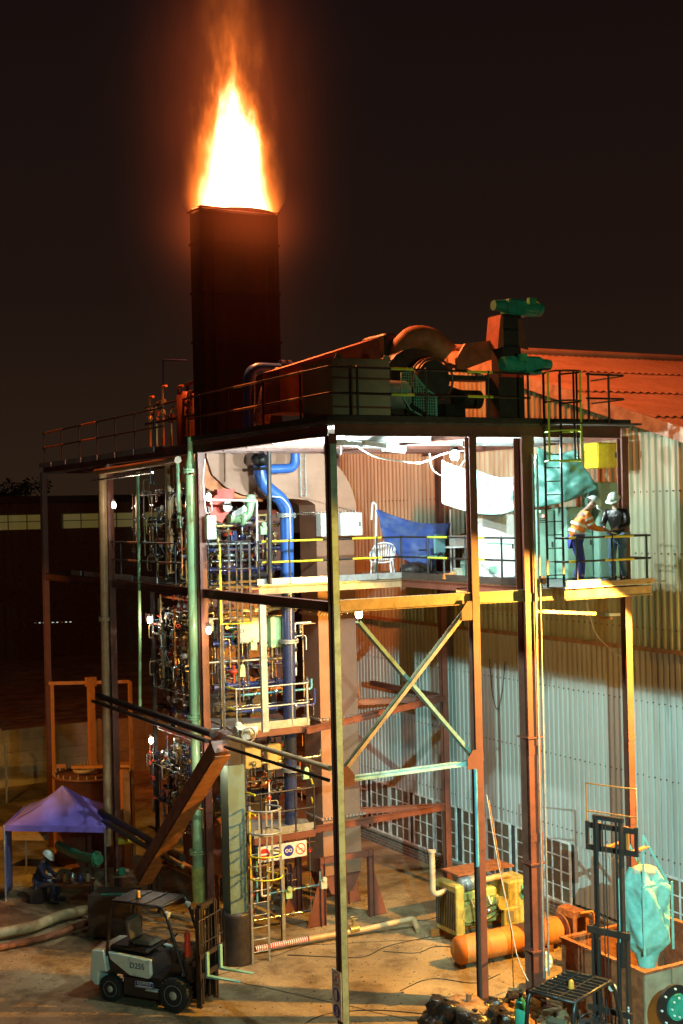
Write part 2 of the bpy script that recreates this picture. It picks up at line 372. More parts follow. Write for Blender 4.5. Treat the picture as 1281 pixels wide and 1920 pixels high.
# ================================================================ STEEL FRAME
fr = thing('steel_tower', 'tall open steel tower of H columns, beams and cross braces holding two decks', 'steel tower', (0, 0, G))
def colm(x, y, z1, h=.17, b=.17, up=(0, 1, 0), m=None, z0=None):
    q = MB(); q.hb((x, y, G + .02 if z0 is None else z0), (x, y, z1), h, b, .016, up)
    if z0 is None: q.box((x - h * .9, y - h * .9, G), (x + h * .9, y + h * .9, G + .02))
    for z in (3.3, 5.1, 8.25, 11.5):
        if z < z1: q.box((x - b / 2 - .004, y - h / 2 - .01, z - .09), (x + b / 2 + .004, y - h / 2 - .001, z + .09))
    return q.build('column', m or M_steel, fr)
for x, y in ((0, 0), (0, 6.35), (0, 12.7), (0, 18.9), (3.22, 0), (7.2, 0), (7.75, 8.1), (5.0, 8.9), (7.75, 14.5)): colm(x, y, 11.55)
q = MB(); q.ch((.005, -.118, G + .03), (.005, -.118, 11.4), .012, .08, .01, up=(0, 1, 0)); q.bar((.02, -.11, G + .03), (.02, -.11, 11.4), .075, .02, up=(0, 1, 0)); q.build('teal_lit_strip', mat('teal_lit_tone', (.34, .50, .47), .45), fr)  # added strip; its teal tint stands in for floodlight on the flange
big = colm(4.55, 0, 11.55, .30, .30)
for z in (5.35, 2.75, .95): q = MB(); q.box((4.36, -.19, z), (4.74, .19, z + .03)); q.build('column_collar', M_steel, big)
q = MB(); q.tube([(4.62, -.19, .4), (4.62, -.19, 11.2)], .022, 8); q.tube([(4.80, -.12, .4), (4.80, -.12, 11.2)], .022, 8); q.build('conduit', M_galv, big)
def beam(p0, p1, h=.22, b=.12, m=None, name='beam', kind='h', side=1):
    q = MB()
    if kind == 'h': q.hb(p0, p1, h, b, .014)
    elif kind == 'c': q.ch(p0, p1, h, b, .012, side=side)
    elif kind == 'l': q.bar(p0, p1, .012, h); q.bar(Vector(p0) + Vector((0, 0, -h / 2)), Vector(p1) + Vector((0, 0, -h / 2)), b, .012)
    return q.build(name, m or M_steel, fr)
# upper deck level
beam((0, .1, 11.66), (0, 18.9, 11.66), .22, .14); beam((.1, 0, 11.68), (7.15, 0, 11.68), .24, .14); beam((7.3, .1, 11.66), (7.3, 8.2, 11.66), .22)
beam((.1, 6.35, 11.64), (7.2, 6.35, 11.64), .2); beam((3.22, .12, 11.62), (3.22, 6.3, 11.62), .18); beam((2.6, 8.4, 11.62), (2.6, 18.9, 11.62), .18, m=M_casing)
for y in (1.4, 2.7, 4.0, 5.2): beam((.1, y, 11.6), (7.2, y, 11.6), .14, .08, name='joist', m=M_galv if y < 3 else M_steel)  # pale front joists stand in for lamp glare under the deck
for y in (9.6, 11.2, 12.7, 14.8, 16.8, 18.8): beam((.1, y, 11.6), (2.55, y, 11.6), .16, .09, name='joist')
q = MB(); q.bar((.2, .3, 11.46), (3.1, 2.6, 11.46), .06, .10); q.build('brace', M_white, fr)  # white on these three braces stands in for lamp glare
q = MB(); q.bar((3.1, 2.3, 11.44), (.9, .3, 11.44), .06, .10); q.build('brace', M_white, fr)
q = MB(); q.bar((3.35, .5, 11.46), (5.4, 3.0, 11.46), .06, .10); q.build('brace', M_white, fr)
# middle level
M_bt2 = mat('ochre_beam_paint', (.40, .27, .14), .5)
beam((0, .1, 8.29), (0, 18.9, 8.29), .20, .12); beam((.1, 0, 8.30), (3.12, 0, 8.30), .24, .12, m=M_bt2); beam((3.3, 0, 8.30), (5.2, 0, 8.28), .24, .12, m=M_bt2)
beam((1.2, 5.85, 8.31), (5.1, 5.85, 8.31), .18, .1, m=M_bt2); beam((5.12, .0, 8.31), (5.12, 5.8, 8.31), .18, .1); beam((5.2, -.42, 8.27), (7.55, -.42, 8.27), .2, .1, m=M_bt2); beam((7.5, -.36, 8.27), (7.5, 8.0, 8.27), .18, .1)
beam((.1, 6.35, 8.25), (1.1, 6.35, 8.25), .16, .1); beam((.1, 12.7, 8.27), (2.5, 12.7, 8.27), .16, .1)
beam((5.0, 8.8, 8.27), (7.75, 8.8, 8.27), .2, .1); beam((4.8, 3.0, 8.26), (7.4, 3.0, 8.26), .14, .08, name='joist')
# lower ties and braces
beam((.1, 0, 4.99), (3.12, 0, 4.99), .10, .10, name='tie_beam', m=mat('pale_cyan_tie_paint', (.36, .60, .58), .45))
q = MB(); q.ch((.08, -.02, 5.10), (3.10, -.02, 8.10), .15, .07, up=(0, 1, 0)); q.build('brace', mat('cream_brace_paint', (.42, .31, .19), .5), fr)
q = MB(); q.ch((.55, .10, 7.95), (3.16, .10, 5.05), .15, .07, up=(0, 1, 0)); q.build('brace', mat('grey_green_brace_paint', (.17, .31, .27), .5), fr)
for x, z, s in ((.06, 5.06, 1), (3.14, 5.06, -1), (3.08, 8.05, -1)):
    q = MB(); q.prism([(x - .02 * s, z - .18), (x + .24 * s, z - .18), (x + .24 * s, z + .02), (x + .10 * s, z + .20), (x - .02 * s, z + .20)], -.115, -.10); q.build('gusset_plate', M_steel, fr)
beam((2.4, 5.9, 4.92), (7.7, 8.0, 5.0), .16, .1); beam((7.7, 8.1, 5.0), (5.0, 8.9, 5.0), .16, .1)
beam((1.9, 6.2, 2.45), (7.6, 8.0, 2.05), .16, .1); beam((7.7, 8.1, 2.05), (5.0, 8.9, 2.1), .16, .1); beam((5.0, 8.9, 2.1), (5.0, 12.9, 2.1), .14, .1)
q = MB(); q.bar((4.95, 8.8, 8.1), (5.5, 8.8, 5.1), .07, .07); q.build('brace', M_steel, fr)
q = MB(); q.bar((7.75, 12.0, 5.0), (7.75, 8.2, 5.0), .12, .14); q.build('tie_beam', M_steel, fr)
# services tied to the frame
t = thing('turquoise_drain_pipe', 'thin vertical drain pipe, turquoise above and brown below, left of the second red column', 'drain pipe', (3.02, -.25, G))
q = MB(); q.tube([(3.0, -.24, 2.95), (3.0, -.24, 4.9)], .035, 10); q.build('upper_section', M_cyan, t); q = MB(); q.tube([(3.0, -.24, G), (3.0, -.24, 2.95)], .04, 10); q.ring((3.0, -.24, 2.95), (0, 0, 1), .045, .012); q.build('lower_section', M_dark, t)
# ---------------------------------------------------------------- decks
M_grate = mat('deck_plate', (.10, .075, .06), .6, .3, .2, 5, .4, 60)
ud = thing('upper_deck', 'upper platform of dark floor plates on top of the steel frame', 'platform', (0, 0, 11.78))
q = MB(); q.box((-.08, -.08, 11.785), (7.35, 7.15, 11.83)); q.build('floor_plate', M_grate, ud)
q = MB(); q.box((-.08, 8.45, 11.785), (2.75, 19.0, 11.83)); q.build('floor_plate', M_grate, ud)
q = MB(); q.box((4.85, 7.17, 11.787), (7.35, 10.2, 11.832)); q.build('floor_plate', M_grate, ud)
q = MB(); q.box((-.09, -.12, 11.83), (7.35, -.09, 11.95)); q.build('toe_board', M_dark, ud)
q = MB(); q.box((-.12, -.12, 11.83), (-.09, 7.0, 11.95)); q.build('toe_board', M_dark, ud)
for k in range(7): q = MB(); q.box((-.12, 9.0 + 1.45 * k, 11.70), (-.09, 10.25 + 1.45 * k, 11.84)); q.build('toe_board', M_galv, ud)
md = thing('middle_deck', 'middle platform of steel plates lit white between the two tower levels', 'platform', (5, 3, 8.4))
q = MB()
q.box((1.2, 5.86, 8.40), (3.3, 7.2, 8.43)); q.box((3.3, 5.86, 8.40), (8.3, 7.2, 8.43)); q.box((5.12, -.05, 8.402), (8.3, 5.86, 8.432)); q.box((5.2, -.46, 8.404), (7.58, -.05, 8.434)); q.box((4.9, 7.2, 8.404), (8.3, 9.4, 8.434))
q.build('floor_plate', M_galv, md)
q = MB(); q.box((1.15, 5.80, 8.43), (5.12, 5.825, 8.58)); q.build('toe_board', M_galv, md)
q = MB(); q.box((5.08, .2, 8.43), (5.105, 5.8, 8.58)); q.build('toe_board', M_dark, md)
q = MB(); q.box((5.2, -.50, 8.43), (6.1, -.47, 8.57)); q.build('toe_board', M_galv, md)
q = MB(); q.box((6.1, -.50, 8.43), (7.58, -.47, 8.53)); q.build('toe_board', M_wood, md)
ld = thing('left_deck', 'narrow dim middle level walkway running back along the left of the tower', 'platform', (0, 8, 8.4))
q = MB(); q.box((.1, 6.5, 8.40), (2.6, 7.1, 8.43)); q.box((.1, 8.9, 8.402), (.9, 18.8, 8.432)); q.build('floor_plate', M_grate, ld)
for a, b in ((9.2, 10.6), (11.0, 12.4), (13.2, 15.0), (15.3, 16.2)): q = MB(); q.box((-.03, a, 8.42), (0, b, 8.56)); q.build('toe_board', M_galv, ld)
# ---------------------------------------------------------------- handrails
def handrail(label, pts, z, h=1.05, posts=(), m=M_black, paint=(), pm=None, name='handrail', closed_end=None, group=None):
    t = thing(name, label, 'handrail', (pts[0][0], pts[0][1], z), group=group)
    P = [Vector((x, y, z)) for x, y in pts]
    for k, hh in enumerate((h, h * .52)):
        q = MB(); q.tube([p + Vector((0, 0, hh)) for p in P], .022, 8, bend=.1); q.build('top_rail' if k == 0 else 'mid_rail', m, t)
    for (x, y) in posts:
        q = MB(); q.tube([(x, y, z), (x, y, z + h)], .024, 8); q.ball((x, y, z + h), .036, 8); q.ball((x, y, z + h * .52), .034, 8); q.box((x - .05, y - .03, z - .0), (x + .05, y + .03, z + .015)); q.build('post', m, t)
    for i, a, b in paint:
        for hh in (h, h * .52):
            p0 = P[i].lerp(P[i + 1], a); p1 = P[i].lerp(P[i + 1], b)
            q = MB(); q.tube([p0 + Vector((0, 0, hh)), p1 + Vector((0, 0, hh))], .027, 8); q.build('painted_sleeve', pm or M_yellow, t)
    return t
handrail('dark handrail with short lime sleeves along the front edge of the upper platform', [(0, 0), (4.75, 0)], 11.83, 1.05, [(.62, 0), (2.2, 0), (3.7, 0), (4.7, 0)], M_black, [(0, .29, .40), (0, .67, .80)], M_ylime)
handrail('dark handrail along the left edge of the upper platform beside the blue pipe', [(0, 0), (0, 7.0)], 11.83, 1.05, [(0, 1.2), (0, 2.9), (0, 4.7), (0, 6.3)], M_black, [(0, .15, .24), (0, .45, .62)], M_wood)
handrail('dim handrail with orange sleeves at the far left end of the upper platform', [(0, 8.6), (0, 18.9)], 11.83, .95, [(0, y) for y in (9.2, 10.6, 12.1, 13.6, 15.2, 16.9, 18.7)], M_black, [(0, .5, .62), (0, .80, .98)], M_orange)
handrail('handrail with bright yellow stretch in front of the blue pipe on the middle platform', [(1.2, 5.82), (5.12, 5.82)], 8.43, 1.02, [(1.2, 5.82), (2.0, 5.82), (3.2, 5.82), (4.4, 5.82), (5.1, 5.82)], M_black, [(0, .02, .43), (0, .64, .85)], M_yellow)
handrail('handrail before the plastic chair and blue tarp on the middle platform', [(5.09, 5.8), (5.09, .4)], 8.43, 1.02, [(5.09, 4.6), (5.09, 3.0), (5.09, 1.6)], M_black, [(0, .22, .38), (0, .55, .66)], M_ylime)
handrail('yellow ended handrail in front of the two people on the middle platform', [(5.22, -.1), (5.22, -.47), (7.55, -.47), (7.55, .6)], 8.43, 1.02, [(5.5, -.47), (6.45, -.47), (7.4, -.47), (7.55, .5)], M_black, [(1, .03, .10), (1, .44, .78)], M_yellow)
handrail('dim handrail with orange stretches along the left walkway of the middle level', [(0, 7.6), (0, 13.6)], 8.43, 1.0, [(0, 8.0), (0, 9.3), (0, 10.6), (0, 11.9), (0, 13.5)], M_black, [(0, .12, .25), (0, .5, .62)], M_orange)
# ---------------------------------------------------------------- caged ladders
def cage_ladder(label, x, y, z0, z1, zc, w=.42, m=M_black, cm=M_ylime, rot=0, top=1.05, cr=.36):
    t = thing('caged_ladder', label, 'ladder', (x, y, z0), rot)
    for s in (-1, 1): q = MB(); q.bar((s * w / 2, 0, 0), (s * w / 2, 0, z1 - z0 + top), .05, .018, up=(0, 1, 0)); q.build('stile', m, t, True)
    q = MB(); k = .25
    while k < z1 - z0: q.tube([(-w / 2, 0, k), (w / 2, 0, k)], .012, 6); k += .28
    q.build('rungs', m, t, True)
    zz = zc - z0; n = max(2, int((z1 + top - zc) / .75) + 1)
    for i in range(n + 1):
        h = zz + (z1 - z0 + top - zz) * i / n
        q = MB(); q.tube([(-w / 2, 0, h)] + [(cr * 1.05 * math.cos(a), -cr - cr * math.sin(a) * 1.0, h) for a in [math.pi * (1 - j / 12) for j in range(13)]] + [(w / 2, 0, h)], .02, 6); q.build('hoop', cm if i in (0, n // 2) else m, t, True)
    for j, a in enumerate((0, .25, .5, .75, 1)):
        an = math.pi * (1 - a); px, py = cr * 1.03 * math.cos(an), -cr - cr * math.sin(an)
        q = MB(); q.bar((px, py, zz), (px, py, z1 - z0 + top), .045, .01, up=(0, 1, 0)); q.build('cage_strip', cm if j == 0 or (j == 3 and m is M_black) else m, t, True)
    return t
cage_ladder('caged ladder with lime strips climbing past the people to the upper platform', 5.22, -.12, 8.43, 11.83, 11.05)
cage_ladder('yellow cage ladder dropping below the middle platform near the green pipe', .62, 6.25, 5.1, 8.43, 7.6, cm=M_yellow, m=M_dark)
cage_ladder('yellow cage ladder at the lowest platform beside the safety signs', .88, 5.5, G, 2.5, 1.85, cm=M_yellow, m=M_galv, top=.9)
handrail('dark looped handrail to the right of the caged ladder on the upper platform', [(6.0, -.3), (7.05, -.3), (7.05, .8)], 11.83, 1.05, [(6.05, -.3), (6.6, -.3)], M_black)
q = MB(); q.box((4.9, -.75, 11.79), (7.1, -.13, 11.83)); q.build('landing_plate', M_grate, ud)
# ---------------------------------------------------------------- interior small platforms
def small_deck(label, pts, z, rails, paint=()):
    t = thing('service_platform', label, 'platform', (pts[0][0], pts[0][1], z))
    q = MB(); q.prism(pts, z - .03, z, 'z'); q.build('floor_plate', M_galv, t)
    n = len(pts)
    for i in range(n):
        a, b = Vector((*pts[i], 0)), Vector((*pts[(i + 1) % n], 0))
        q = MB(); q.bar(a + Vector((0, 0, z - .11)), b + Vector((0, 0, z - .11)), .06, .15); q.build('edge_beam', M_steel, t)
    q = MB(); q.bar((*pts[0], z + .08), (*pts[1], z + .08), .012, .15); q.build('toe_board', M_galv, t)
    return t
small_deck('small platform with galvanised edge half way up in front of the furnace', [(.65, 6.05), (2.55, 6.05), (2.9, 7.0), (.9, 8.4)], 5.05, ())
small_deck('lowest small platform above the row of safety signs', [(1.0, 6.0), (2.6, 6.0), (2.9, 7.0), (1.2, 8.0)], 2.55, ())
handrail('grey handrail around the small half height platform', [(.6, 7.2), (.65, 6.05), (2.55, 6.05), (3.0, 7.0)], 5.05, .98, [(.65, 6.05), (1.3, 6.05), (2.1, 6.05), (2.5, 6.05), (2.75, 6.5)], M_galv, [(0, .6, 1)], M_yellow)
handrail('yellow tipped handrail around the lowest small platform', [(1.0, 6.4), (1.05, 6.0), (2.6, 6.0), (3.0, 6.9)], 2.55, .98, [(1.2, 6.0), (2.1, 6.0), (2.6, 6.0)], M_dark, [(0, 0, 1), (2, .3, 1)], M_yellow)

# ================================================================ CHIMNEY, DUCT, FURNACE
M_chim = mat('sooty_chimney_steel', (.085, .034, .022), .75, .1, .3, .8, .2, 6, second=(.035, .018, .014), stretch=(1, 1, .4))
ch = thing('flare_chimney', 'tall square sooty chimney with flames leaping from its open top', 'chimney', (1.6, 7.7, 11.9))
q = MB(); Z0, Z1 = 11.98, 17.5; x0, x1, y0, y1 = .6, 2.64, 7.3, 8.05; t_ = .05
for a, b in (((x0, y0, Z0), (x1, y0 + t_, Z1)), ((x0, y1 - t_, Z0), (x1, y1, Z1)), ((x0, y0 + t_, Z0), (x0 + t_, y1 - t_, Z1)), ((x1 - t_, y0 + t_, Z0), (x1, y1 - t_, Z1))): q.box(a, b)
q.build('shell', M_chim, ch)
for z in (13.1, 14.3, 15.5, 16.7):
    q = MB(); q.box((x0 - .03, y0 - .03, z), (x1 + .03, y0 - .003, z + .06)); q.box((x0 - .03, y0 - .003, z), (x0 - .003, y1 + .03, z + .06)); q.build('stiffener', M_chim, ch)
for x in (.86, 2.25): q = MB(); q.box((x, y0 - .05, Z0), (x + .035, y0 - .033, Z1 - .1)); q.build('stiffener', M_chim, ch)
q = MB(); q.box((x0 - .05, y0 - .05, Z1), (x1 + .04, y0 + .03, Z1 + .05)); q.box((x0 - .05, y0 + .03, Z1), (x0 + .03, y1 + .04, Z1 + .05)); q.tube([(x0 - .22, y0 + .1, Z1 - .06), (x0, y0 + .1, Z1 + .02)], .035, 6); q.build('rim', mat('scorched_rim', (.30, .13, .08), .6), ch)
for x in (2.28, 2.5): q = MB(); q.bar((x, y0 - .12, Z0), (x, y0 - .12, Z1 - 1.0), .03, .012); q.build('ladder_stile', M_dark, ch)
# flue elbow
du = thing('flue_duct', 'broad pinkish brown flue duct with rounded elbow feeding the chimney', 'duct', (4, 7.7, G))
arc = [(2.94 + 1.76 * math.cos(a), 10.02 + 1.76 * math.sin(a)) for a in [R(q_) for q_ in range(2, 91, 8)]]
prof = [(3.52, 10.10), (4.70, 10.10)] + arc + [(2.7, 11.96), (.6, 11.96), (.58, 11.5), (.72, 11.08), (1.05, 10.78), (1.5, 10.58), (2.1, 10.48), (2.9, 10.46), (3.3, 10.42), (3.5, 10.3)]
q = MB(); q.prism(prof, 7.3, 8.2, 'y'); q.build('elbow', M_duct, du)
q = MB(); ap = [(.3, 11.7), (.56, 11.5), (.70, 11.06), (1.03, 10.76), (1.48, 10.56), (2.1, 10.46), (2.08, 10.40), (1.42, 10.44), (.80, 10.62), (.2, 11.0)]; q.prism(ap, 7.36, 8.15, 'y'); q.build('lit_underside', mat('orange_lit_underside', (.72, .22, .06), .5), du)  # added piece; orange colour stands in for light on the elbow underside
for z, pr in ((10.08, .05), (7.55, .05), (4.9, .05), (2.4, .05)):
    q = MB(); q.box((3.52 - pr, 7.3 - pr, z - .03), (4.60 + pr + .1, 8.2 + pr, z + .015)); f = q.build('flange', M_duct, du)
    q = MB()
    for k in range(12): q.cyl((3.55 + k * .098, 7.24, z - .045), (3.55 + k * .098, 7.24, z + .04), .016, n=6)
    for k in range(8): q.cyl((3.49, 7.36 + k * .11, z - .045), (3.49, 7.36 + k * .11, z + .04), .016, n=6)
    q.build('bolt_row', M_chrome, f)
q = MB(); q.box((3.52, 7.3, .95), (4.60, 8.2, 10.05)); q.build('shaft', mat('shaft_primer', (.30, .15, .09), .55, 0, .12, 1.3, .12, 12), du)
q = MB(); q.prism([(3.52, .93), (4.60, .93), (4.35, .45), (3.75, .45)], 7.35, 8.15, 'y'); q.build('base_hopper', M_steel, du)
for x, y in ((3.35, 7.1), (4.75, 7.1), (4.75, 8.4), (3.35, 8.4)):
    q = MB(); q.hb((x, y, G), (x, y, 1.5), .14, .14, up=(1, 0, 0)); s = -1 if x < 4 else 1
    q.prism([(x, G + .02), (x + s * .45, G + .02), (x + s * .08, 1.0), (x, 1.0)], y - .008, y + .008, 'y'); q.build('leg', M_steel, du)
q = MB(); q.bar((3.3, 7.1, 1.42), (4.8, 7.1, 1.42), .1, .14); q.build('support_beam', M_steel, du)
# lifting eyes, access door on the elbow
q = MB(); q.prism([(3.62, 9.9), (3.86, 9.95), (3.86, 9.55), (3.74, 9.55)], 7.26, 7.285, 'y'); q.build('lifting_eye', M_duct, du)
q = MB(); q.tube([(1.05, 7.27, 11.9), (1.05, 7.27, 10.9)], .02, 6); q.tube([(1.9, 7.27, 11.9), (1.9, 7.27, 10.6)], .02, 6); q.build('weld_seam', M_duct, du)
# interior rung ladder hanging on the elbow
lt = thing('hanging_ladder', 'short white lit ladder hanging on the pinkish duct elbow', 'ladder', (3.1, 7.1, 10.5))
for x in (3.06, 3.20): q = MB(); q.bar((x, 7.2, 10.5), (x, 7.2, 11.7), .025); q.build('stile', M_galv, lt)
q = MB()
for k in range(8): q.tube([(3.06, 7.2, 10.55 + k * .15), (3.20, 7.2, 10.55 + k * .15)], .009, 5)
q.build('rungs', M_galv, lt)
# furnace body
fu = thing('furnace_body', 'dark red furnace casing with burner flanges standing behind the pipework', 'furnace', (2, 9.5, G))
for z0, z1 in ((.9, 2.4), (3.0, 4.9), (5.6, 8.2), (8.6, 10.2)):
    q = MB(); q.rbox((1.05, 8.75, z0), (3.3, 10.6, z1), .12); q.build('casing_section', M_casing, fu)
for z0, z1 in ((2.4, 3.0), (4.9, 5.6), (8.2, 8.6)):
    q = MB(); q.box((1.2, 8.9, z0), (3.1, 10.5, z1)); q.build('casing_band', M_dark, fu)
for z in (1.7, 3.7, 6.2, 7.2, 9.0):
    for x in (1.6, 2.6):
        q = MB(); q.cyl((x, 8.78, z), (x, 8.45, z), .19, n=16); q.cyl((x, 8.50, z), (x, 8.44, z), .26, n=18); f = q.build('burner_port', M_casing, fu)
        b = MB(); b.ring((x, 8.42, z), (0, 1, 0), .225, .016, 14, 5); b.build('bolt_ring', M_chrome, f)
for x in (1.15, 3.2):
    q = MB(); q.hb((x, 8.7, G), (x, 8.7, 1.0), .16, .16, up=(1, 0, 0)); q.build('leg', M_steel, fu)
# ---------------------------------------------------------------- big pipes
def pipe(name, label, pts, r, m, bend=.2, flanges=(), fm=None, cat='pipe', group=None, n=14):
    t = thing(name, label, cat, tuple(pts[0]), group=group)
    q = MB(); q.tube(pts, r, n, bend=bend); q.build('pipe_run', m, t)
    for p, d in flanges:
        p = Vector(p); d = Vector(d).normalized()
        q = MB(); q.cyl(p - d * .045, p - d * .006, r * 1.55, n=n); q.cyl(p + d * .006, p + d * .045, r * 1.55, n=n)
        _, sd, u = frame(d)
        f = q.build('flange', fm or m, t); b = MB()
        for k in range(8):
            a = 2 * math.pi * k / 8; c = p + (sd * math.cos(a) + u * math.sin(a)) * r * 1.35; b.cyl(c - d * .07, c + d * .07, .014, n=6)
        b.build('bolts', M_chrome, f)
    return t
pipe('blue_downcomer', 'thick blue pipe with an S bend running down in front of the duct', [(1.73,6.75,11.66), (1.72,6.75,10.85), (2.43,6.75,10.34), (2.4,6.75,8.57), (2.4,6.75,8.31)], .165, M_blue, .35,
     [((2.4,6.75,10.05), (0, 0, 1))], M_galv)
pipe('steel_blue_downcomer', 'steel blue lower pipe continuing the downcomer below the middle platform', [(2.4,6.75,8.29), (2.35,6.75,2.32)], .16, mat('steel_blue_pipe', (.07, .09, .22), .22, .55, .2, 3), 0, [((2.4,6.75,6.99), (0, 0, 1)), ((2.38,6.75,3.87), (0, 0, 1)), ((2.35,6.75,2.45), (0, 0, 1))], M_galv)
pipe('blue_elbow_pipe', 'blue pipe elbow entering the black valve high under the upper platform', [(2.62,6.6,11.71), (2.61,6.6,11.19), (1.84,6.6,11.17)], .115, M_blue, .22)
t = thing('black_valve', 'chunky black valve at the head of the thick blue pipe', 'valve', (1.66,6.6,11.42))
c = Vector((1.66,6.6,11.4)); q = MB(); q.ball(c, .22, 10, (1, 1, .8)); q.cbox(c + Vector((0, 0, .2)), (.36, .36, .09), .3); q.cbox(c + Vector((0, 0, -.22)), (.36, .36, .07), .3); q.build('valve_body', M_black, t); q = MB(); q.cyl(c, c + Vector((-.1, -.3, .15)), .07); q.build('bonnet', M_black, t)
pipe('roof_blue_pipe', 'blue pipe bending over above the upper platform in front of the chimney', [(0.74,5.2,11.91), (0.78,5.2,13.42), (1.84,5.2,13.41)], .14, M_blue, .3, [((1.6,5.2,13.42), (1, 0, 0)), ((1.77,5.2,13.42), (1, 0, 0))], M_dblue)
pipe('shiny_roof_pipe', 'gleaming blue white pipe lying along the upper platform edge', [(0.45,6.73,11.75), (0.45,2.16,11.92)], .09, M_blue, .1)
pipe('checker_plate_chute', 'perforated light chute between the blue pipe and cabinet on the upper platform', [(0.84,4.8,12.12), (1.08,4.8,12.97), (1.4,4.8,13.28)], .19, mat('perforated_mesh', (.42, .34, .32), .5, .3, .49, 16, .6, 14), .2)
pipe('green_riser_pipe', 'tall light green riser pipe with reducer on top at the left corner of the tower', [(-0.12,6.64,11.05), (-0.12,6.73,1.87)], .125, M_green, 0,
     [((-0.12,6.63,11.14), (0, 0, 1)), ((-0.12,6.75,5.37), (0, 0, 1)), ((-0.12,6.74,2.22), (0, 0, 1))])
q = MB(); a = Vector((-0.12,6.63,11.18)); q.lathe(a, (0, 0, 1), [(.125, 0), (.12, .1), (.065, .35), (.06, .75)], 14); rd = q.build('riser_reducer', M_green, [o for o in col.objects if o.name == 'green_riser_pipe'][0])
pipe('lime_pipe_stub', 'yellow green pipe stub rising behind the forklift mast', [(-0.12,6.73,1.87), (-0.12,6.68,1.07)], .16, mat('lime_pipe_paint', (.55, .62, .18), .35), 0)
pipe('teal_conduit_pair', 'slim turquoise pipe beside the green riser pipe', [(0.05,6.39,11.29), (0.05,6.59,5.06), (0.05,6.59,1.94)], .045, M_cyan, 0)
pipe('chrome_instrument_tube', 'slim chrome tube just right of the turquoise pipe', [(0.2,6.36,10.3), (0.2,6.63,7.17), (0.2,6.7,1.64)], .02, M_chrome, .1)
# left corner pipes
pipe('long_tan_pipe', 'long dull tan pipe standing at the left corner down to the green elbow', [(-0.15,12.79,11.35), (-0.15,13.02,1.07)], .12, M_tan, .2, [((-0.15,12.85,7.32), (0, 0, 1)), ((-0.15,12.92,5.09), (0, 0, 1))])
pipe('slim_tan_pipe', 'slim shiny pipe parallel to the long tan pipe at the left corner', [(0.1,12.88,11.05), (0.1,13.13,1.6)], .035, M_galv, 0)
pipe('upper_tan_pipe', 'tan pipe hanging under the upper deck at the left', [(0.3,9.04,11.47), (0.3,9.03,10.53), (0.3,9.15,8.66)], .11, M_tan, .15)
pipe('lime_dropper_pipe', 'thin pale green pipe hanging beside the green riser pipe', [(0.1,7.95,11.46), (0.1,7.96,10.19), (0.1,7.98,9.8)], .05, M_green, 0)
pipe('left_post_pipe', 'thin pale pipe post at the far side of the valve clusters', [(-0.02,10.41,11.26), (-0.02,10.52,7.18), (-0.02,10.65,5.09)], .04, M_green, 0)
# horizontal pipe bundle on the left face at half height and low level
for k, (dx, dz, r) in enumerate(((-.32, 0, .085), (-.48, -.14, .045), (-.30, -.2, .05))):
    pipe('long_header_pipe', ['thick dark header pipe sloping along the left face at half height', 'thin outer pipe slung beside the half height header pipe', 'thin lower pipe slung under the half height header pipe'][k], [(dx, 13.1, 5.2 + dz), (dx, 5.2, 5.2 + dz)], r, M_dark if k < 2 else M_tan, 0, group='pipes along the left face')
    pipe('low_header_pipe', ['thick dark header pipe low on the left face above the table', 'thin outer pipe slung beside the low header pipe', 'thin lower pipe slung under the low header pipe'][k], [(dx, 13.1, 2.0 + dz), (dx, 7.2, 2.0 + dz)], r, M_dark if k < 2 else M_tan, 0, group='pipes along the left face')
pipe('brown_roof_header', 'dull pipe running under the left edge of the upper deck', [(-.2, 13.2, 11.35), (-.2, 7.2, 11.42)], .09, M_tan, 0)
pipe('thin_roof_header', 'thin bright pipe just beneath the left edge of the upper deck', [(-.3, 13.2, 11.12), (-.3, 8.6, 11.18)], .03, M_chrome, 0)
pipe('front_cross_pipe', 'orange lit pipe reaching from the conveyor column to the near corner column', [(-.25, 4.5, 5.22), (-.12, .1, 5.22)], .055, M_tan, 0)
pipe('front_thin_pipe', 'thin dark pipe with turquoise end under the orange lit pipe', [(-.3, 4.6, 5.0), (-.12, .15, 4.98)], .035, M_dark, 0)
pipe('bottom_green_pipe', 'dark pipe ending in a green flange near the table on the left', [(-1.2,14.16,0.98), (-1.2,12.35,1.07), (-1.2,10.71,1.33)], .13, M_dgreen, .1, [((-1.2,10.88,1.31), (1, -1, 0))])
pipe('bright_corner_pipe', 'orange lit slim pipe with a curled lower end at the left corner', [(0.15,13.25,5.21), (0.15,13.24,1.35), (0.15,13.69,0.66)], .05, M_orange, .2)
# box column on ribbed drum with diagonal leg and valve
bc = thing('box_column', 'square dark box column standing on a ribbed round drum base', 'column', (.38, 5.85, G))
q = MB(); q.box((.20, 5.62, .98), (.62, 6.04, 4.35)); q.build('shaft', mat('grey_column_paint', (.14, .21, .17), .5, 0, .08), bc)
q = MB(); q.box((.24, 5.68, 4.35), (.58, 5.98, 5.0)); q.build('upper_shaft', M_dark, bc)
q = MB(); q.lathe((.42, 5.83, G), (0, 0, 1), [(.36, 0)] + [(.36 + (.012 if k % 2 else 0), .02 + k * .055) for k in range(21)] + [(.36, 1.18), (.0, 1.181)], 22); q.build('drum_base', M_dark, bc)
t = thing('diagonal_chute', 'orange lit diagonal box chute leaning down left from the column top', 'chute', (0, 5, 2))
q = MB(); q.bar((-.35, 4.75, 5.0), (-.55, 9.3, 1.15), .36, .30); q.build('chute_box', mat('chute_oxide', (.22, .09, .05), .45), t)
q = MB(); q.bar((-.34, 4.65, 4.80), (-.54, 9.2, .95), .38, .03); q.build('chute_floor', mat('orange_lit_floor', (.46, .18, .05), .5, 0, .25, 5), t)  # orange colour stands in for lamp light along the lower side
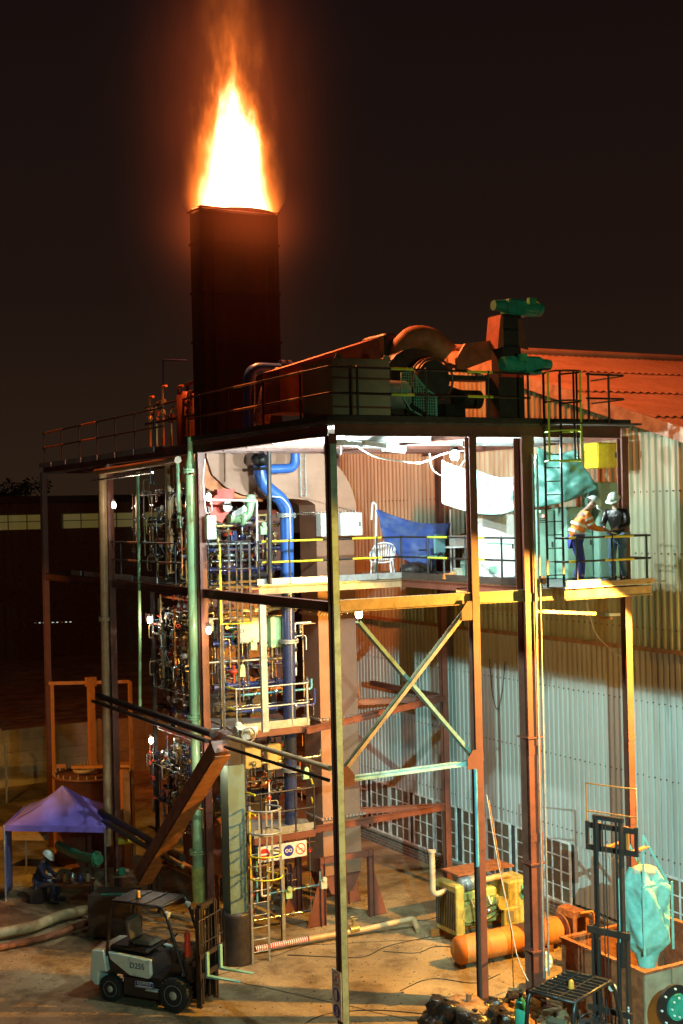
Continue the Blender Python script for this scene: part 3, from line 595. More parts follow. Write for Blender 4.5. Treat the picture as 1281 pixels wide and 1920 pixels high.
q = MB(); q.ring((-.04, 6.6, 3.45), (0, 1, -.9), .25, .025); q.build('clamp', M_orange, t)
t = thing('orange_skid_channel', 'orange steel channel beam lying level at the foot of the diagonal chute', 'beam', (0, 8, 1.6))
q = MB(); q.ch((-.35, 9.3, 1.72), (-.1, 6.9, 1.72), .2, .14); q.build('channel', M_orange, t)
t = thing('gear_valve', 'olive geared valve perched on top of the diagonal chute', 'valve', (.2, 4.6, 5.25))
c = Vector((.05, 4.55, 5.28)); q = MB(); q.cyl(c + Vector((-.12, 0, 0)), c + Vector((.12, 0, 0)), .16); q.cbox(c + Vector((0, -.2, 0)), (.2, .24, .2)); q.ball(c + Vector((0, .1, .14)), .1); q.build('valve_body', M_beige, t)
q = MB(); q.ring(c + Vector((.02, -.38, 0)), (0, 1, 0), .16, .02); q.build('handwheel', M_tan, t); q = MB(); q.cyl(c + Vector((.14, .1, 0)), c + Vector((.42, .02, 0)), .12, n=12); q.build('motor', M_beige, t)
t = thing('hanging_post', 'flat grey green post hanging from the middle beam above the half height platform', 'post', (0.78,4.9,5.21))
q = MB(); q.bar((0.82,4.9,8.22), (0.83,4.9,5.18), .15, .09, up=(0, 1, 0)); q.build('post_section', mat('grey_green_paint', (.34, .38, .32), .5), t)
# ---------------------------------------------------------------- gas valve trains (repeated clusters)
rng = random.Random(5)
def valve_train(label, loc, seed, grp='gas valve trains stacked at the left of the tower'):
    g_ = random.Random(seed); t = thing('gas_valve_train', label, 'valve train', loc, group=grp)
    for z in (0, -.95):
        q = MB(); q.tube([(0, -.1, z), (0, 2.6, z)], .045, 10)
        q.build('train_pipe', M_dark, t, True)
        y = .1
        while y < 2.5:
            q = MB(); q.cyl((0, y, z), (0, y + .02, z), .09, n=12); q.cyl((0, y + .03, z), (0, y + .05, z), .09, n=12); q.build('flange', M_chrome if g_.random() < .5 else M_dark, t, True)
            y += g_.choice((.28, .4, .55))
        for y in (.35, 1.15, 1.85):
            q = MB(); q.ball((0, y, z), .1, 8, (1, 1.2, 1)); q.cyl((0, y, z), (0, y, z + .2), .03, n=8); v = q.build('valve', g_.choice((M_dblue, M_brass, M_dark)), t, True)
            k = g_.random()
            q = MB()
            if k < .4: q.ring((0, y, z + .22), (0, 0, 1), .09, .014, 14, 5); q.bar((-.09, y, z + .22), (.09, y, z + .22), .012)
            elif k < .75: q.lathe((0, y, z + .2), (0, 0, 1), [(.03, 0), (.10, .03), (.10, .1), (.04, .14)], 12)
            else: q.bar((0, y - .02, z + .2), (-.02, y + .2, z + .24), .03, .015)
            q.build('valve_actuator', g_.choice((M_dblue, M_chrome, M_red, M_galv)), v, True)
        for y in (.6, 1.5, 2.2):
            q = MB(); q.tube([(-.05, y, z), (-.2, y, z), (-.2, y, z - .35), (-.05, y + .1, z - .35)], .018, 6, bend=.06); q.build('bypass_tube', g_.choice((M_chrome, M_brass, M_tan)), t, True)
        y = g_.uniform(.8, 1.4); q = MB(); q.cyl((-.12, y, z + .32), (-.17, y, z + .32), .06, n=14); q.tube([(0, y, z), (-.14, y, z + .3)], .01, 5); q.build('gauge', M_white, t, True)
    for y, r, m in ((.3, .05, M_brass), (.75, .03, M_chrome), (1.25, .022, M_galv), (1.7, .04, M_dark)):
        h0 = g_.uniform(.2, .45); h1 = -1.0 - g_.uniform(.4, .9)
        q = MB(); q.tube([(.1, y + .25, h0), (.1, y, h0), (.1, y, h1), (.1, y - .45, h1)], r, 8, bend=.1); q.build('drop_pipe', m, t, True)
        q = MB()
        for z in (h0 - .2, -.3, -.7, h1 + .2): q.cyl((.1, y, z), (.1, y, z + .05), r * 1.7, n=10)
        q.build('couplings', M_brass, t, True)
    return t
for i, (x, y, z, s) in enumerate(((.35, 8.1, 10.0, 1), (.35, 8.1, 7.3, 2), (.35, 8.1, 3.75, 3), (.9, 7.4, 9.2, 9), (1.0, 9.6, 5.9, 11), (.75, 8.4, 9.8, 21), (.75, 8.3, 7.5, 22), (.75, 8.4, 3.9, 23))):
    valve_train((lambda L_: L_[i])(['dim cluster of gas valves and gauges on the top level left of the green pipe', 'brass and chrome valve cluster behind the green pipe, below the middle platform', 'brass and chrome valve cluster low down, above the purple canopy', 'dark valve cluster on the middle platform just right of the green pipe', 'shadowed valve cluster deep inside at half height', 'inner row of valves behind the top level cluster at the left', 'inner row of valves behind the brass cluster just below the middle platform', 'inner row of valves behind the low brass cluster']), (x, y, z), s)
# burner pipe runs in front of the furnace
for i, (z, x0_, x1_) in enumerate(((6.95, .75, 2.2), (5.9, .75, 2.2), (4.3, .75, 2.2), (3.2, .75, 2.2), (9.25, .7, 2.4), (8.75, .7, 2.4))):
    lab = ['first level below the middle platform', 'just above the half height platform', 'just below the half height platform', 'above the lowest platform', 'top level beside the blue pipe', 'behind the yellow handrail'][i]
    t = thing('burner_pipe_run', 'dark blue burner pipe run with bright flanges, ' + lab, 'pipe run', (x0_, 7.6, z), group='burner pipe runs')
    q = MB(); q.tube([(x0_, 7.6, z), (x1_ + .4, 7.6, z)], .075, 10); q.build('run', M_dblue, t)
    for k in range(4):
        x = x0_ + .2 + k * .45 + .1 * (i % 2)
        q = MB(); q.cyl((x, 7.6, z), (x + .025, 7.6, z), .13, n=12); q.cyl((x + .04, 7.6, z), (x + .065, 7.6, z), .13, n=12); f = q.build('flange', M_dblue, t)
        b = MB()
        for a in range(6): an = a * math.pi / 3; b.cyl((x - .03, 7.6 + .1 * math.cos(an), z + .1 * math.sin(an)), (x + .1, 7.6 + .1 * math.cos(an), z + .1 * math.sin(an)), .014, n=5)
        b.build('bolts', M_chrome, f)
    q = MB(); x = x0_ + .55; q.cyl((x, 7.6, z), (x, 7.6, z + .3), .035, n=8); q.lathe((x, 7.6, z + .3), (0, 0, 1), [(.04, 0), (.15, .03), (.15, .07), (.05, .12), (.04, .2)], 14); q.build('actuator', (M_dgreen, M_red, M_galv)[i % 3], t)
    q = MB(); q.tube([(x1_, 7.55, z + .05), (x1_, 7.4, z + .35), (x1_ - .5, 7.35, z + .45)], .022, 6, bend=.1); q.build('impulse_tube', M_chrome, t)
    q = MB(); q.tube([(x0_ - .25, 7.3, z + .65), (x1_ + .3, 7.3, z + .62)], .03, 8); q.build('tray_rail', M_galv, t)
for i, (p, sz, m) in enumerate((((1.74,7.2,7.28), (.95, .2, .62), M_beige), ((2.15,7,7.21), (.3, .2, .75), M_green), ((1.38,6.9,4.24), (.45, .2, .5), M_beige), ((1.98,6.9,4.2), (.4, .2, .62), M_beige))):
    t = thing('control_box', ['wide beige control box wrapped in clear film under the middle platform', 'narrow green junction box beside the wrapped control box', 'square pale control box below the half height platform, nearer the diagonal chute', 'tall pale control box below the half height platform, nearer the blue pipe'][i], 'control box', p)
    q = MB(); q.rbox([-s / 2 for s in sz], [s / 2 for s in sz], .02); q.build('enclosure', m, t, True)
    q = MB(); q.box((-sz[0] / 2 + .04, -sz[1] / 2 - .012, -sz[2] / 2 + .04), (sz[0] / 2 - .04, -sz[1] / 2 - .002, sz[2] / 2 - .04)); q.build('door', m, t, True)
    q = MB()
    for k in range(3): q.tube([(-.2 * sz[0] + k * .1, 0, -sz[2] / 2), (-.2 * sz[0] + k * .1, 0, -sz[2] / 2 - .2)], .014, 6)
    q.build('cable_gland', M_chrome, t, True)
# red burner fan and green elbows on the middle level
t = thing('red_blower', 'bright red snail shaped blower beside the lamp on the middle level', 'blower', (0.72,6.9,10.29))
c = Vector((0.72,6.9,10.29)); q = MB()
sp_ = [(c.x + (.18 + .035 * k / 3) * 1.25 * math.cos(R(30 * k - 60)), c.z + (.18 + .035 * k / 3) * 1.25 * math.sin(R(30 * k - 60))) for k in range(12)]
q.prism(sp_, c.y - .12, c.y + .12, 'y'); q.build('scroll', M_red, t); q = MB(); q.box((c.x - .1, c.y - .1, c.z + .18), (c.x + .35, c.y + .1, c.z + .42)); q.build('outlet', M_red, t)
q = MB(); q.cyl(c + Vector((.05, -.14, 0)), c + Vector((.05, -.34, 0)), .12, n=14); q.build('motor', M_galv, t); q = MB(); q.cbox(c + Vector((.42, -.2, -.12)), (.4, .02, .14), 0, 0, -.5); q.build('nameplate', M_galv, t)
pipe('green_elbow_pipe', 'pale green elbow pipe with round flange next to the red blower', [(1.5,6.8,10.56), (1.46,6.8,10.21), (1.34,6.8,10), (0.92,6.8,10)], .105, M_green, .14, [((1.46,6.8,10.43), (0, 0, 1)), ((1.23,6.8,9.99), (1, 0, 0))])
pipe('white_conduit_frame', 'square cornered pale conduit from the lamp down to the handrail', [(0.08,6,10.45), (1.27,6,10.41), (1.25,6,9)], .025, M_white, .04)
pipe('support_post', 'slim dark post rising from deck edge in front of the thick blue pipe', [(1.47,5.7,11.57), (1.42,5.7,8.45)], .055, M_dark, 0)
pipe('white_bent_tube', 'thin white tube bending over the blue pipe below the hanging ladder', [(1.87,6.4,10.51), (2.13,6.4,10.49), (2.34,6.4,10.26), (2.34,6.4,9.49)], .016, M_white, .1)
t = thing('instrument_panel', 'pale green instrument box by the lamp at the left end of the yellow rail', 'instrument box', (0.12,6.1,9.8))
c = Vector((0.12,6.1,9.81)); q = MB(); q.rbox(c - Vector((.12, .08, .28)), c + Vector((.12, .08, .28)), .015); q.build('enclosure', mat('mint_enamel', (.50, .62, .48), .45), t); q = MB(); q.ball(c + Vector((.3, -.1, .03)), .06); q.cyl(c + Vector((.1, -.08, .03)), c + Vector((.5, -.12, .03)), .03); q.build('brass_cock', M_brass, t)

# ================================================================ UPPER DECK MACHINERY
M_cab = mat('olive_cabinet', (.30, .24, .17), .55, 0, .12, 1.5, .05)
t = thing('filter_cabinet', 'large olive brown sheet metal cabinet at the near corner of the upper deck', 'cabinet', (1, 1.2, 11.83))
q = MB(); q.box((.40, .60, 11.84), (1.72, 1.86, 13.10)); q.build('cabinet_body', M_cab, t)
q = MB()
for z in (12.15, 12.72): q.box((.40, .575, z), (1.74, .597, z + .04))
q.box((.80, .57, 11.86), (.84, .574, 13.0)); q.build('stiffening_strip', M_steel, t)
q = MB(); q.box((.37, .57, 13.10), (1.75, 1.89, 13.13)); q.build('lid', M_cab, t)
for x in (.56, 1.66): q = MB(); q.prism([(x - .1, 13.13), (x + .1, 13.13), (x + .05, 13.22), (x - .05, 13.22)], .60, .62); q.build('lifting_lug', M_cab, t)
q = MB()
for k in range(6): q.ball((.5 + k * .22, .588, 13.0), .014, 6)
q.build('rivets', M_chrome, t)
t = thing('sloping_red_duct', 'long sloping red duct rising to the right behind the olive cabinet', 'duct', (1.6, 2.8, 12))
q = MB(); q.prism([(.2, 13.1), (2.62, 13.86), (2.66, 13.3), (2.2, 12.2), (.2, 12.2)], 2.5, 3.3); q.build('duct_body', mat('red_duct_paint', (.34, .07, .035), .45), t)
q = MB(); q.rbox((2.7, 2.4, 12.2), (3.05, 3.4, 13.95), .05); q.build('end_box', M_dark, t)
t = thing('exhaust_fan', 'dark centrifugal fan with grey shaft cover and green mesh guard on the upper deck', 'fan', (3, 1.8, 11.83))
q = MB()
spr = [(3.25 + (.55 + .028 * k) * math.cos(R(15 * k)), 12.85 + (.55 + .028 * k) * math.sin(R(15 * k))) for k in range(22)] + [(3.25 + 1.1, 12.9 - .2)]
q.prism(spr, 1.9, 2.6); q.build('scroll_housing', M_dark, t)
q = MB(); q.cyl((3.2, 1.9, 12.85), (3.2, 1.25, 12.85), .42, .40, 26); q.build('inlet_cone', M_dark, t)
for y in (1.22, 1.42): q = MB(); q.ring((3.2, y, 12.85), (0, 1, 0), .45, .025, 28, 6); q.build('inlet_ring', M_steel, t)
q = MB(); q.cyl((1.78, 1.5, 12.52), (2.62, 1.5, 12.52), .30, n=24); q.build('shaft_cover', M_galv, t)
gm_ = mat('green_mesh_guard', (.16, .42, .34), .5, .2, .1)
q = MB(); ag = [(2.35, 12.95), (2.62, 12.98), (2.95, 12.62), (3.2, 12.5), (3.2, 12.0), (3.0, 11.98), (2.55, 12.2), (2.35, 12.5)]
for k in range(15):
    x = 2.36 + k * .058
    zt = 12.97 if x < 2.62 else 12.97 - (x - 2.62) * .9; zb = 12.45 - (x - 2.35) * .55
    q.bar((x, 1.18, zb), (x, 1.18, zt), .012)
for k in range(17):
    z = 12.0 + k * .058
    xs = 2.36 + max(0, (12.45 - z) / .55); xe = 2.62 + max(0, (12.97 - z)) / .9
    if xe > xs: q.bar((xs, 1.17, z), (min(xe, 3.2), 1.17, z), .012)
q.tube([(a, 1.175, b) for a, b in ag], .018, 6, closed=True); q.build('mesh_guard', gm_, t)
q = MB(); q.tube([(3.1, 2.3, 13.35), (3.15, 2.2, 13.8), (3.6, 2.1, 13.85), (4.0, 1.9, 13.45)], [.34, .34, .32, .28], 16, bend=.3); q.build('orange_elbow', mat('orange_duct_paint', (.34, .12, .05), .6), t)
q = MB(); q.box((2.3, 1.2, 11.84), (4.2, 2.6, 11.95)); q.cbox((3.9, 1.7, 12.15), (.5, .4, .4)); q.build('base_frame', M_black, t)
q = MB(); q.cyl((3.9, 1.35, 12.45), (4.4, 1.35, 12.45), .2, n=16); q.build('motor', M_dark, t)
t = thing('red_chute_panel', 'flat orange red chute leading right toward the conveyor tower', 'chute', (4.2, 1.5, 12.8))
q = MB(); q.prism([(3.72, 13.0), (4.62, 13.30), (4.66, 13.72), (3.95, 13.62), (3.72, 13.3)], 1.15, 1.22); q.build('side_panel', mat('chute_red', (.34, .08, .035), .5), t)
q = MB(); q.box((3.5, 1.22, 12.85), (4.6, 1.6, 12.95)); q.build('chute_base', M_dark, t)
t = thing('conveyor_tower', 'narrow dark bucket conveyor tower with red flaps rising above the upper deck', 'conveyor', (4.95, 1.1, 11.83))
q = MB(); q.box((4.62, .9, 11.84), (5.28, 1.4, 13.0)); q.build('lower_casing', M_dark, t)
q = MB(); q.box((4.72, .88, 13.0), (5.2, 1.3, 14.25)); q.build('upper_casing', M_dark, t)
for z in (13.55, 13.9, 14.18): q = MB(); q.box((4.70, .86, z), (5.22, 1.32, z + .05)); q.build('casing_flange', M_black, t)
q = MB(); q.prism([(4.56, 13.5), (4.72, 13.55), (4.72, 14.2), (4.66, 14.22)], .84, 1.3); q.build('red_flap', mat('flap_red', (.40, .09, .04), .5), t)
q = MB(); q.prism([(5.12, 13.55), (5.38, 13.5), (5.30, 13.72), (5.25, 14.15), (5.12, 14.15)], .84, .88); q.build('red_flap', M_steel, t)
q = MB(); q.box((4.64, .84, 12.9), (5.2, .88, 13.1)); q.build('red_flap', M_red, t)
def gearmotor(label, c, s=1):
    t = thing('gear_motor', label, 'motor', c, group='gear motors')
    q = MB(); q.rbox((-.22, -.18, -.17), (.22, .18, .17), .04); q.box((-.26, -.2, -.2), (.26, .2, -.17)); q.build('gearbox', M_teal, t, True)
    q = MB(); q.cyl((s * .22, 0, 0), (s * .62, 0, 0), .155, n=18)
    for k in range(8): a = math.pi * k / 4; q.bar((s * .26, .16 * math.cos(a), .16 * math.sin(a)), (s * .58, .16 * math.cos(a), .16 * math.sin(a)), .015, .03)
    q.build('motor_housing', M_teal, t, True)
    q = MB(); q.cyl((s * .62, 0, 0), (s * .74, 0, 0), .17, .15, 18); q.build('fan_cowl', M_teal, t, True)
    q = MB(); q.cyl((-s * .22, 0, .02), (-s * .52, 0, .02), .14, .11, 16); q.build('input_cover', M_teal, t, True)
    q = MB(); q.box((s * .35 - .08, -.24, .05), (s * .35 + .1, -.14, .2)); q.build('terminal_box', M_dgreen, t, True)
    return t
gearmotor('teal gear motor lying on the very top of the conveyor tower', (5.18, 1.1, 14.44))
gearmotor('teal gear motor hugging the lower half of the conveyor tower', (5.32, .72, 13.16), -1)
t = thing('roof_burner_manifold', 'cluster of thin pipes glowing orange red at the far left end of the upper deck', 'pipework', (0.8,12.87,12.6))
for i, (px_, h0, h1) in enumerate(((0, 0, 1.1), (.3, 0, .9), (.6, .1, 1.3), (.95, 0, .7), (1.3, 0, 1.2), (1.7, 0, 1.0))):
    q = MB(); y = 11.6 - px_ * 1.6; q.tube([(.8, y, 11.85), (.8, y, 12.2 + h1), (.8, y - .3, 12.2 + h1)], .035, 8, bend=.1); q.build('riser', M_brass if i % 2 else M_orange, t)
    q = MB(); q.ball((.8, y, 12.3 + h1 * .4), .09, 8); q.cyl((.8, y - .08, 12.2 + h1 * .7), (.8, y + .08, 12.2 + h1 * .7), .08, n=10); q.build('valve', M_steel if i % 2 else M_brass, t)
q = MB(); q.tube([(.8, 11.9, 12.6), (.8, 8.6, 12.6)], .04, 8); q.tube([(.8, 11.9, 13.05), (.8, 8.9, 13.05)], .03, 8); q.build('header', M_dark, t)
t = thing('dark_roof_tank', 'dark red upright tank with pipes on the upper deck left of the chimney', 'tank', (.4, 9.0, 11.83))
q = MB(); q.lathe((1.0, 9.4, 11.84), (0, 0, 1), [(.3, 0), (.3, 1.3), (.2, 1.42), (0, 1.45)], 18); q.build('tank_shell', M_casing, t); q = MB(); q.tube([(1.0, 9.4, 13.2), (1.0, 9.4, 13.45), (1.0, 8.5, 13.5)], .06, 8, bend=.15); q.build('outlet_pipe', M_dark, t)
t = thing('roof_portal', 'thin dark portal frame standing left of the chimney', 'frame', (.5, 10, 11.83))
q = MB(); q.tube([(1,11.13,12.49), (1,11.02,14.26), (1,9.4,14.06)], .03, 6); q.build('portal_tube', M_dblue, t)

# ================================================================ FLAME
def flame_nodes(name, kind):
    m = bpy.data.materials.new(name); m.use_nodes = True; nt = m.node_tree; nt.nodes.clear(); N = nt.nodes; L = nt.links
    def V(x):
        return x
    def M(op, a, b=None, c=None):
        n = N.new('ShaderNodeMath'); n.operation = op
        for i, v in enumerate((a, b, c)):
            if v is None: continue
            if isinstance(v, (int, float)): n.inputs[i].default_value = v
            else: L.new(v, n.inputs[i])
        return n.outputs[0]
    out = N.new('ShaderNodeOutputMaterial'); em = N.new('ShaderNodeEmission'); L.new(em.outputs[0], out.inputs['Volume'])
    tc = N.new('ShaderNodeTexCoord'); mp = N.new('ShaderNodeMapping'); mp.inputs['Scale'].default_value = (2.3, 2.3, .75) if kind == 'core' else (1.2, 1.2, .4); L.new(tc.outputs['Object'], mp.inputs[0])
    nz = N.new('ShaderNodeTexNoise'); nz.inputs['Scale'].default_value = 1.0; nz.inputs['Detail'].default_value = 5; nz.inputs['Roughness'].default_value = .62; L.new(mp.outputs[0], nz.inputs['Vector'])
    s1 = N.new('ShaderNodeSeparateXYZ'); L.new(tc.outputs['Object'], s1.inputs[0]); s2 = N.new('ShaderNodeSeparateColor'); L.new(nz.outputs['Color'], s2.inputs[0])
    z = M('MAXIMUM', s1.outputs[2], 0.0)
    sw = M('ADD', M('MULTIPLY', M('MINIMUM', z, 3.0), .60), .16)
    x = M('ADD', s1.outputs[0], M('MULTIPLY', M('SUBTRACT', s2.outputs[0], .5), sw)); y = M('ADD', s1.outputs[1], M('MULTIPLY', M('SUBTRACT', s2.outputs[1], .5), sw))
    if kind == 'core':
        x = M('SUBTRACT', x, .05); r2 = M('ADD', M('MULTIPLY', x, x), M('MULTIPLY', M('MULTIPLY', y, y), 3.0))
        w = M('MAXIMUM', M('SUBTRACT', .46, M('MULTIPLY', z, .062)), .12)
        a = M('DIVIDE', r2, M('MULTIPLY', w, w)); zz = M('DIVIDE', z, 2.75)
        Lg = M('SUBTRACT', M('SUBTRACT', 3.0, M('MULTIPLY', M('MULTIPLY', zz, zz), 3.0)), a)
        lo = M('MINIMUM', M('MULTIPLY', Lg, .62), .28)
        st = M('MULTIPLY', M('POWER', 2.718, lo), 14.0)
        mx = N.new('ShaderNodeMix'); mx.data_type = 'RGBA'; mx.inputs[6].default_value = (1.0, .20, .025, 1); mx.inputs[7].default_value = (1.0, .55, .30, 1); f_ = N.new('ShaderNodeMapRange'); L.new(Lg, f_.inputs[0]); f_.inputs[1].default_value = -2.4; f_.inputs[2].default_value = .9; L.new(f_.outputs[0], mx.inputs[0]); L.new(mx.outputs[2], em.inputs[0])
        # a slow red plume above the tip
        pl = M('ADD', M('MULTIPLY', M('POWER', 2.718, M('MULTIPLY', r2, -1.6)), .05), M('MULTIPLY', M('POWER', 2.718, M('SUBTRACT', M('MULTIPLY', r2, -3.6), M('MULTIPLY', z, .38))), 1.7))
        st = M('ADD', st, pl); L.new(st, em.inputs[1])
    else:
        r2 = M('ADD', M('MULTIPLY', x, x), M('MULTIPLY', y, y))
        zc = M('DIVIDE', M('SUBTRACT', s1.outputs[2], 1.2), 3.0)
        e_ = M('MULTIPLY', M('ADD', M('DIVIDE', r2, 1.9), M('MULTIPLY', zc, zc)), -1.0)
        st = M('MULTIPLY', M('POWER', 2.718, e_), M('MULTIPLY_ADD', s2.outputs[2], .17, .01)); zr_ = M('DIVIDE', M('ADD', s1.outputs[2], 1.15), .75); st = M('ADD', st, M('MULTIPLY', M('POWER', 2.718, M('MULTIPLY', M('ADD', M('DIVIDE', r2, 1.1), M('MULTIPLY', zr_, zr_)), -1.0)), .30)); em.inputs[0].default_value = (1.0, .15, .03, 1); L.new(st, em.inputs[1])  # last emission term adds a glow over the chimney face below the rim
    return m
q = MB(); q.lathe((1.62, 7.68, 17.45), (0, 0, 1), [(1.05, 0), (1.3, .4), (1.35, 1.0), (1.25, 2.0), (1.1, 3.0), (1.0, 4.0), (.95, 5.0), (.8, 6.0), (0.02, 6.6)], 24)
me_o = q.build('flare_flame', flame_nodes('fire', 'core')); 
for v in me_o.data.vertices: v.co -= Vector((1.62, 7.68, 17.45))
me_o.location = (1.62, 7.68, 17.45); tag(me_o, 'tall white hot flame with orange fringe roaring from the chimney mouth', 'flame')
q = MB(); q.ball((0, 0, 0), 1, 20, (5.0, 5.0, 8.0)); h = q.build('glowing_smoke', flame_nodes('glowing_smoke', 'halo')); h.location = (1.62, 7.68, 18.4); tag(h, kind='stuff', label='dull red glow of lit smoke around the flame')

# ================================================================ LAMPS ON THE TOWER
def lamp(name, label, c, power, color, gm, r=.055, h=.14, radius=.05, group=None, d=(0, 0, 1), off=(0, -.1, 0), spot=None, aim=None):
    t = thing(name, label, 'lamp', c, group=group); d = Vector(d)
    q = MB(); q.lathe(Vector((0, 0, 0)) - d * h * .5, d, [(r * .6, 0), (r, h * .25), (r, h * .75), (r * .5, h)], 14); q.build('lamp_glass', gm, t, True)
    q = MB(); q.cyl(d * h * .5, d * (h * .5 + .07), r * 1.1, r * .8, 12); q.build('lamp_holder', M_dark, t, True)
    l = point(name + '_light', Vector(c) + Vector(off), power, color, radius, spot, aim); l.parent = t; l.location = Vector(off)
    return t
G_w = glow('warm_lamp_glass', (1, .88, .70), 22); G_s = glow('sodium_lamp_glass', (1, .70, .32), 60); G_c = glow('cold_lamp_glass', (.85, 1, .97), 40)
BK = 'bulkhead lamps on the tower'
for p_, lab in (((-0.22,11.74,10.42), 'lit bulkhead lamp on the top level, farthest left'), ((0.1,10.12,7.44), 'lit bulkhead lamp beside the valve cluster just below the middle platform'),
              ((0.1,10.2,4.33), 'lit bulkhead lamp left of the low valve cluster, under the sloping header pipe'), ((-0.05,5.76,10.51), 'lit bulkhead lamp beside the red blower'),
              ((-0.05,5.94,7.46), 'lit bulkhead lamp right of the green pipe, below the middle platform'), ((-0.05,5.84,4.46), 'lit bulkhead lamp above the diagonal chute')):
    lamp('bulkhead_lamp', lab, p_, 30, WARM, G_w, .055, .17, group=BK, off=(-.12, -.12, 0))
lamp('sodium_lamp', 'blazing orange lamp hanging below the middle beam beside the near column', (.74, .35, 8.10), 560, SODIUM, G_s, .07, .16, off=(0, -.02, -.16), spot=92, aim=(8.0, 8.5, 4.0))
pipe('lamp_conduit', 'thin level conduit running right from the blazing orange lamp', [(.8, .38, 8.2), (3.1, .38, 8.22)], .022, M_galv, 0)
def flood(label, c, aim, power):
    t = thing('floodlight', label, 'floodlight', c, group='floodlights under the upper deck'); d = (Vector(aim) - Vector(c)).normalized(); _, sd, u = frame(d)
    q = MB(); o = Vector((0, 0, 0)); q.tube([o - d * .12, o - d * .02], [.05, .13], 12); q.bar(o - sd * .17, o - sd * .17 + u * .2, .02); q.bar(o + sd * .17, o + sd * .17 + u * .2, .02); q.build('housing', M_dark, t, True)
    q = MB(); q.cyl(o - d * .018, o - d * .008, .12, n=14); q.build('lens', G_c, t, True)
    l = point('floodlight_light', c, power, COLD, .04); l.parent = t; l.location = d * .12
    return t
lamp('floodlight', 'glaring white floodlight at the head of the second column', (3.04, .30, 11.20), 2200, COLD, G_c, .09, .2, group='floodlights under the upper deck', off=(0, .25, -.05), spot=130, aim=(3.4, 6.5, 9.6))
flood('white floodlight in the near corner under the upper deck', (.55, .9, 11.25), (3.2, 6.5, 10.0), 1500)
flood('added white floodlight behind the thick column, brightening the tarps', (4.95, .55, 11.2), (8.2, 2.0, 10.5), 480)  # added lamp so the tarps and the wall behind catch white light
t = thing('fluorescent_batten', 'long white fluorescent batten slung under the upper deck joists', 'light fitting', (2.4, 1.8, 11.4))
q = MB(); q.bar((1.9, 1.2, 11.36), (3.0, 2.2, 11.36), .06, .05); q.build('fitting', M_white, t)
# ================================================================ TARPAULINS
def tarp(name, label, c4, m, amp=.05, nx=34, ny=28, seed=1, sag=.1, cat='tarpaulin', th=.012):
    g_ = random.Random(seed); A, B, C, D = [Vector(p) for p in c4]; ph = [g_.uniform(0, 6) for _ in range(6)]
    nrm = (B - A).cross(D - A).normalized()
    def f(u, v):
        p = A.lerp(B, u).lerp(D.lerp(C, u), v)
        e_ = math.sin(math.pi * u)
        w_ = math.sin(7 * u + 5 * v + ph[0] + 1.5 * math.sin(3 * v + u)) * .6 + .35 * abs(math.sin(9 * u - 11 * v + ph[4])) + .22 * abs(math.sin(17 * v + 6 * u + ph[5])) + math.sin(13 * u - 6 * v + ph[1]) * .3 + math.sin(4 * u + 12 * v + ph[2]) * .3 + math.sin(23 * u + 9 * v + ph[3]) * .12
        return p + nrm * amp * w_ + Vector((0, 0, -sag * e_ * (1 - v * .3)))
    q = MB(); q.grid(nx, ny, f, th); o = q.build(name, m); 
    c = (A + B + C + D) / 4
    for v in o.data.vertices: v.co -= c
    o.location = c
    return tag(o, label, cat)
M_tw = mat('pale_tarp', (.62, .74, .72), .5, 0, .08, 3, .15, 12)
M_tt = mat('teal_tarp', (.22, .50, .46), .42, 0, .15, 3, .3, 10, second=(.40, .62, .58))
M_td = mat('dark_teal_tarp', (.06, .19, .16), .5, 0, .2, 3, .3, 10)
M_tb = mat('blue_tarp', (.04, .085, .34), .5, 0, .15, 4, .3, 14, second=(.10, .15, .30))
tarp('pale_tarpaulin', 'flat pale tarp hung under the upper deck left of the second column', [(4.63,3.2,11.24), (5.44,3,10.94), (5.42,3,10), (4.6,3.2,10.24)], M_tw, .03, seed=2, sag=.02)
tarp('crumpled_tarpaulin', 'crumpled teal white tarp slung between the second and the thick column', [(5.23,2.8,11.03), (6.04,2.4,10.8), (6.02,2.4,10.03), (5.23,2.8,10.01)], M_tt, .09, seed=3, sag=.08)
tarp('draped_tarpaulin', 'teal tarp with white sheen draped right of the thick column', [(6.02,2,11.18), (6.45,1.8,11.42), (6.33,1.8,10.66), (6.02,2,10.1)], M_tt, .08, seed=6, sag=.05)
tarp('dark_tarpaulin', 'dark green tarp sagging behind the ladder above the orange jacket', [(6.19,1.7,11.46), (6.96,1.3,11.39), (7.44,1.1,10.51), (6.09,1.7,10.1)], M_td, .12, seed=5, sag=.12)
tarp('blue_tarpaulin', 'dark blue tarp tied up as a windbreak behind the plastic chair', [(5.09,7,10.19), (7.34,7,9.75), (6.72,6.9,8.46), (5.35,7,9.28)], M_tb, .05, seed=8, sag=.16)
t = thing('tarp_post', 'white cranked pipe post holding the blue tarp at its left corner', 'post', (5.07,7.05,8.38))
q = MB(); q.tube([(5.07,7.05,8.38), (5.13,7.05,10.28), (5.03,7.05,10.34), (4.98,7.05,9.88)], .028, 8, bend=.05); q.build('post_tube', M_white, t)
t = thing('tarp_stake', 'white upright pipe holding the blue tarp at its right corner', 'post', (7.38,7.05,8.37))
q = MB(); q.tube([(7.38,7.05,8.37), (7.4,7.05,10.1)], .028, 8); q.build('post_tube', M_white, t)
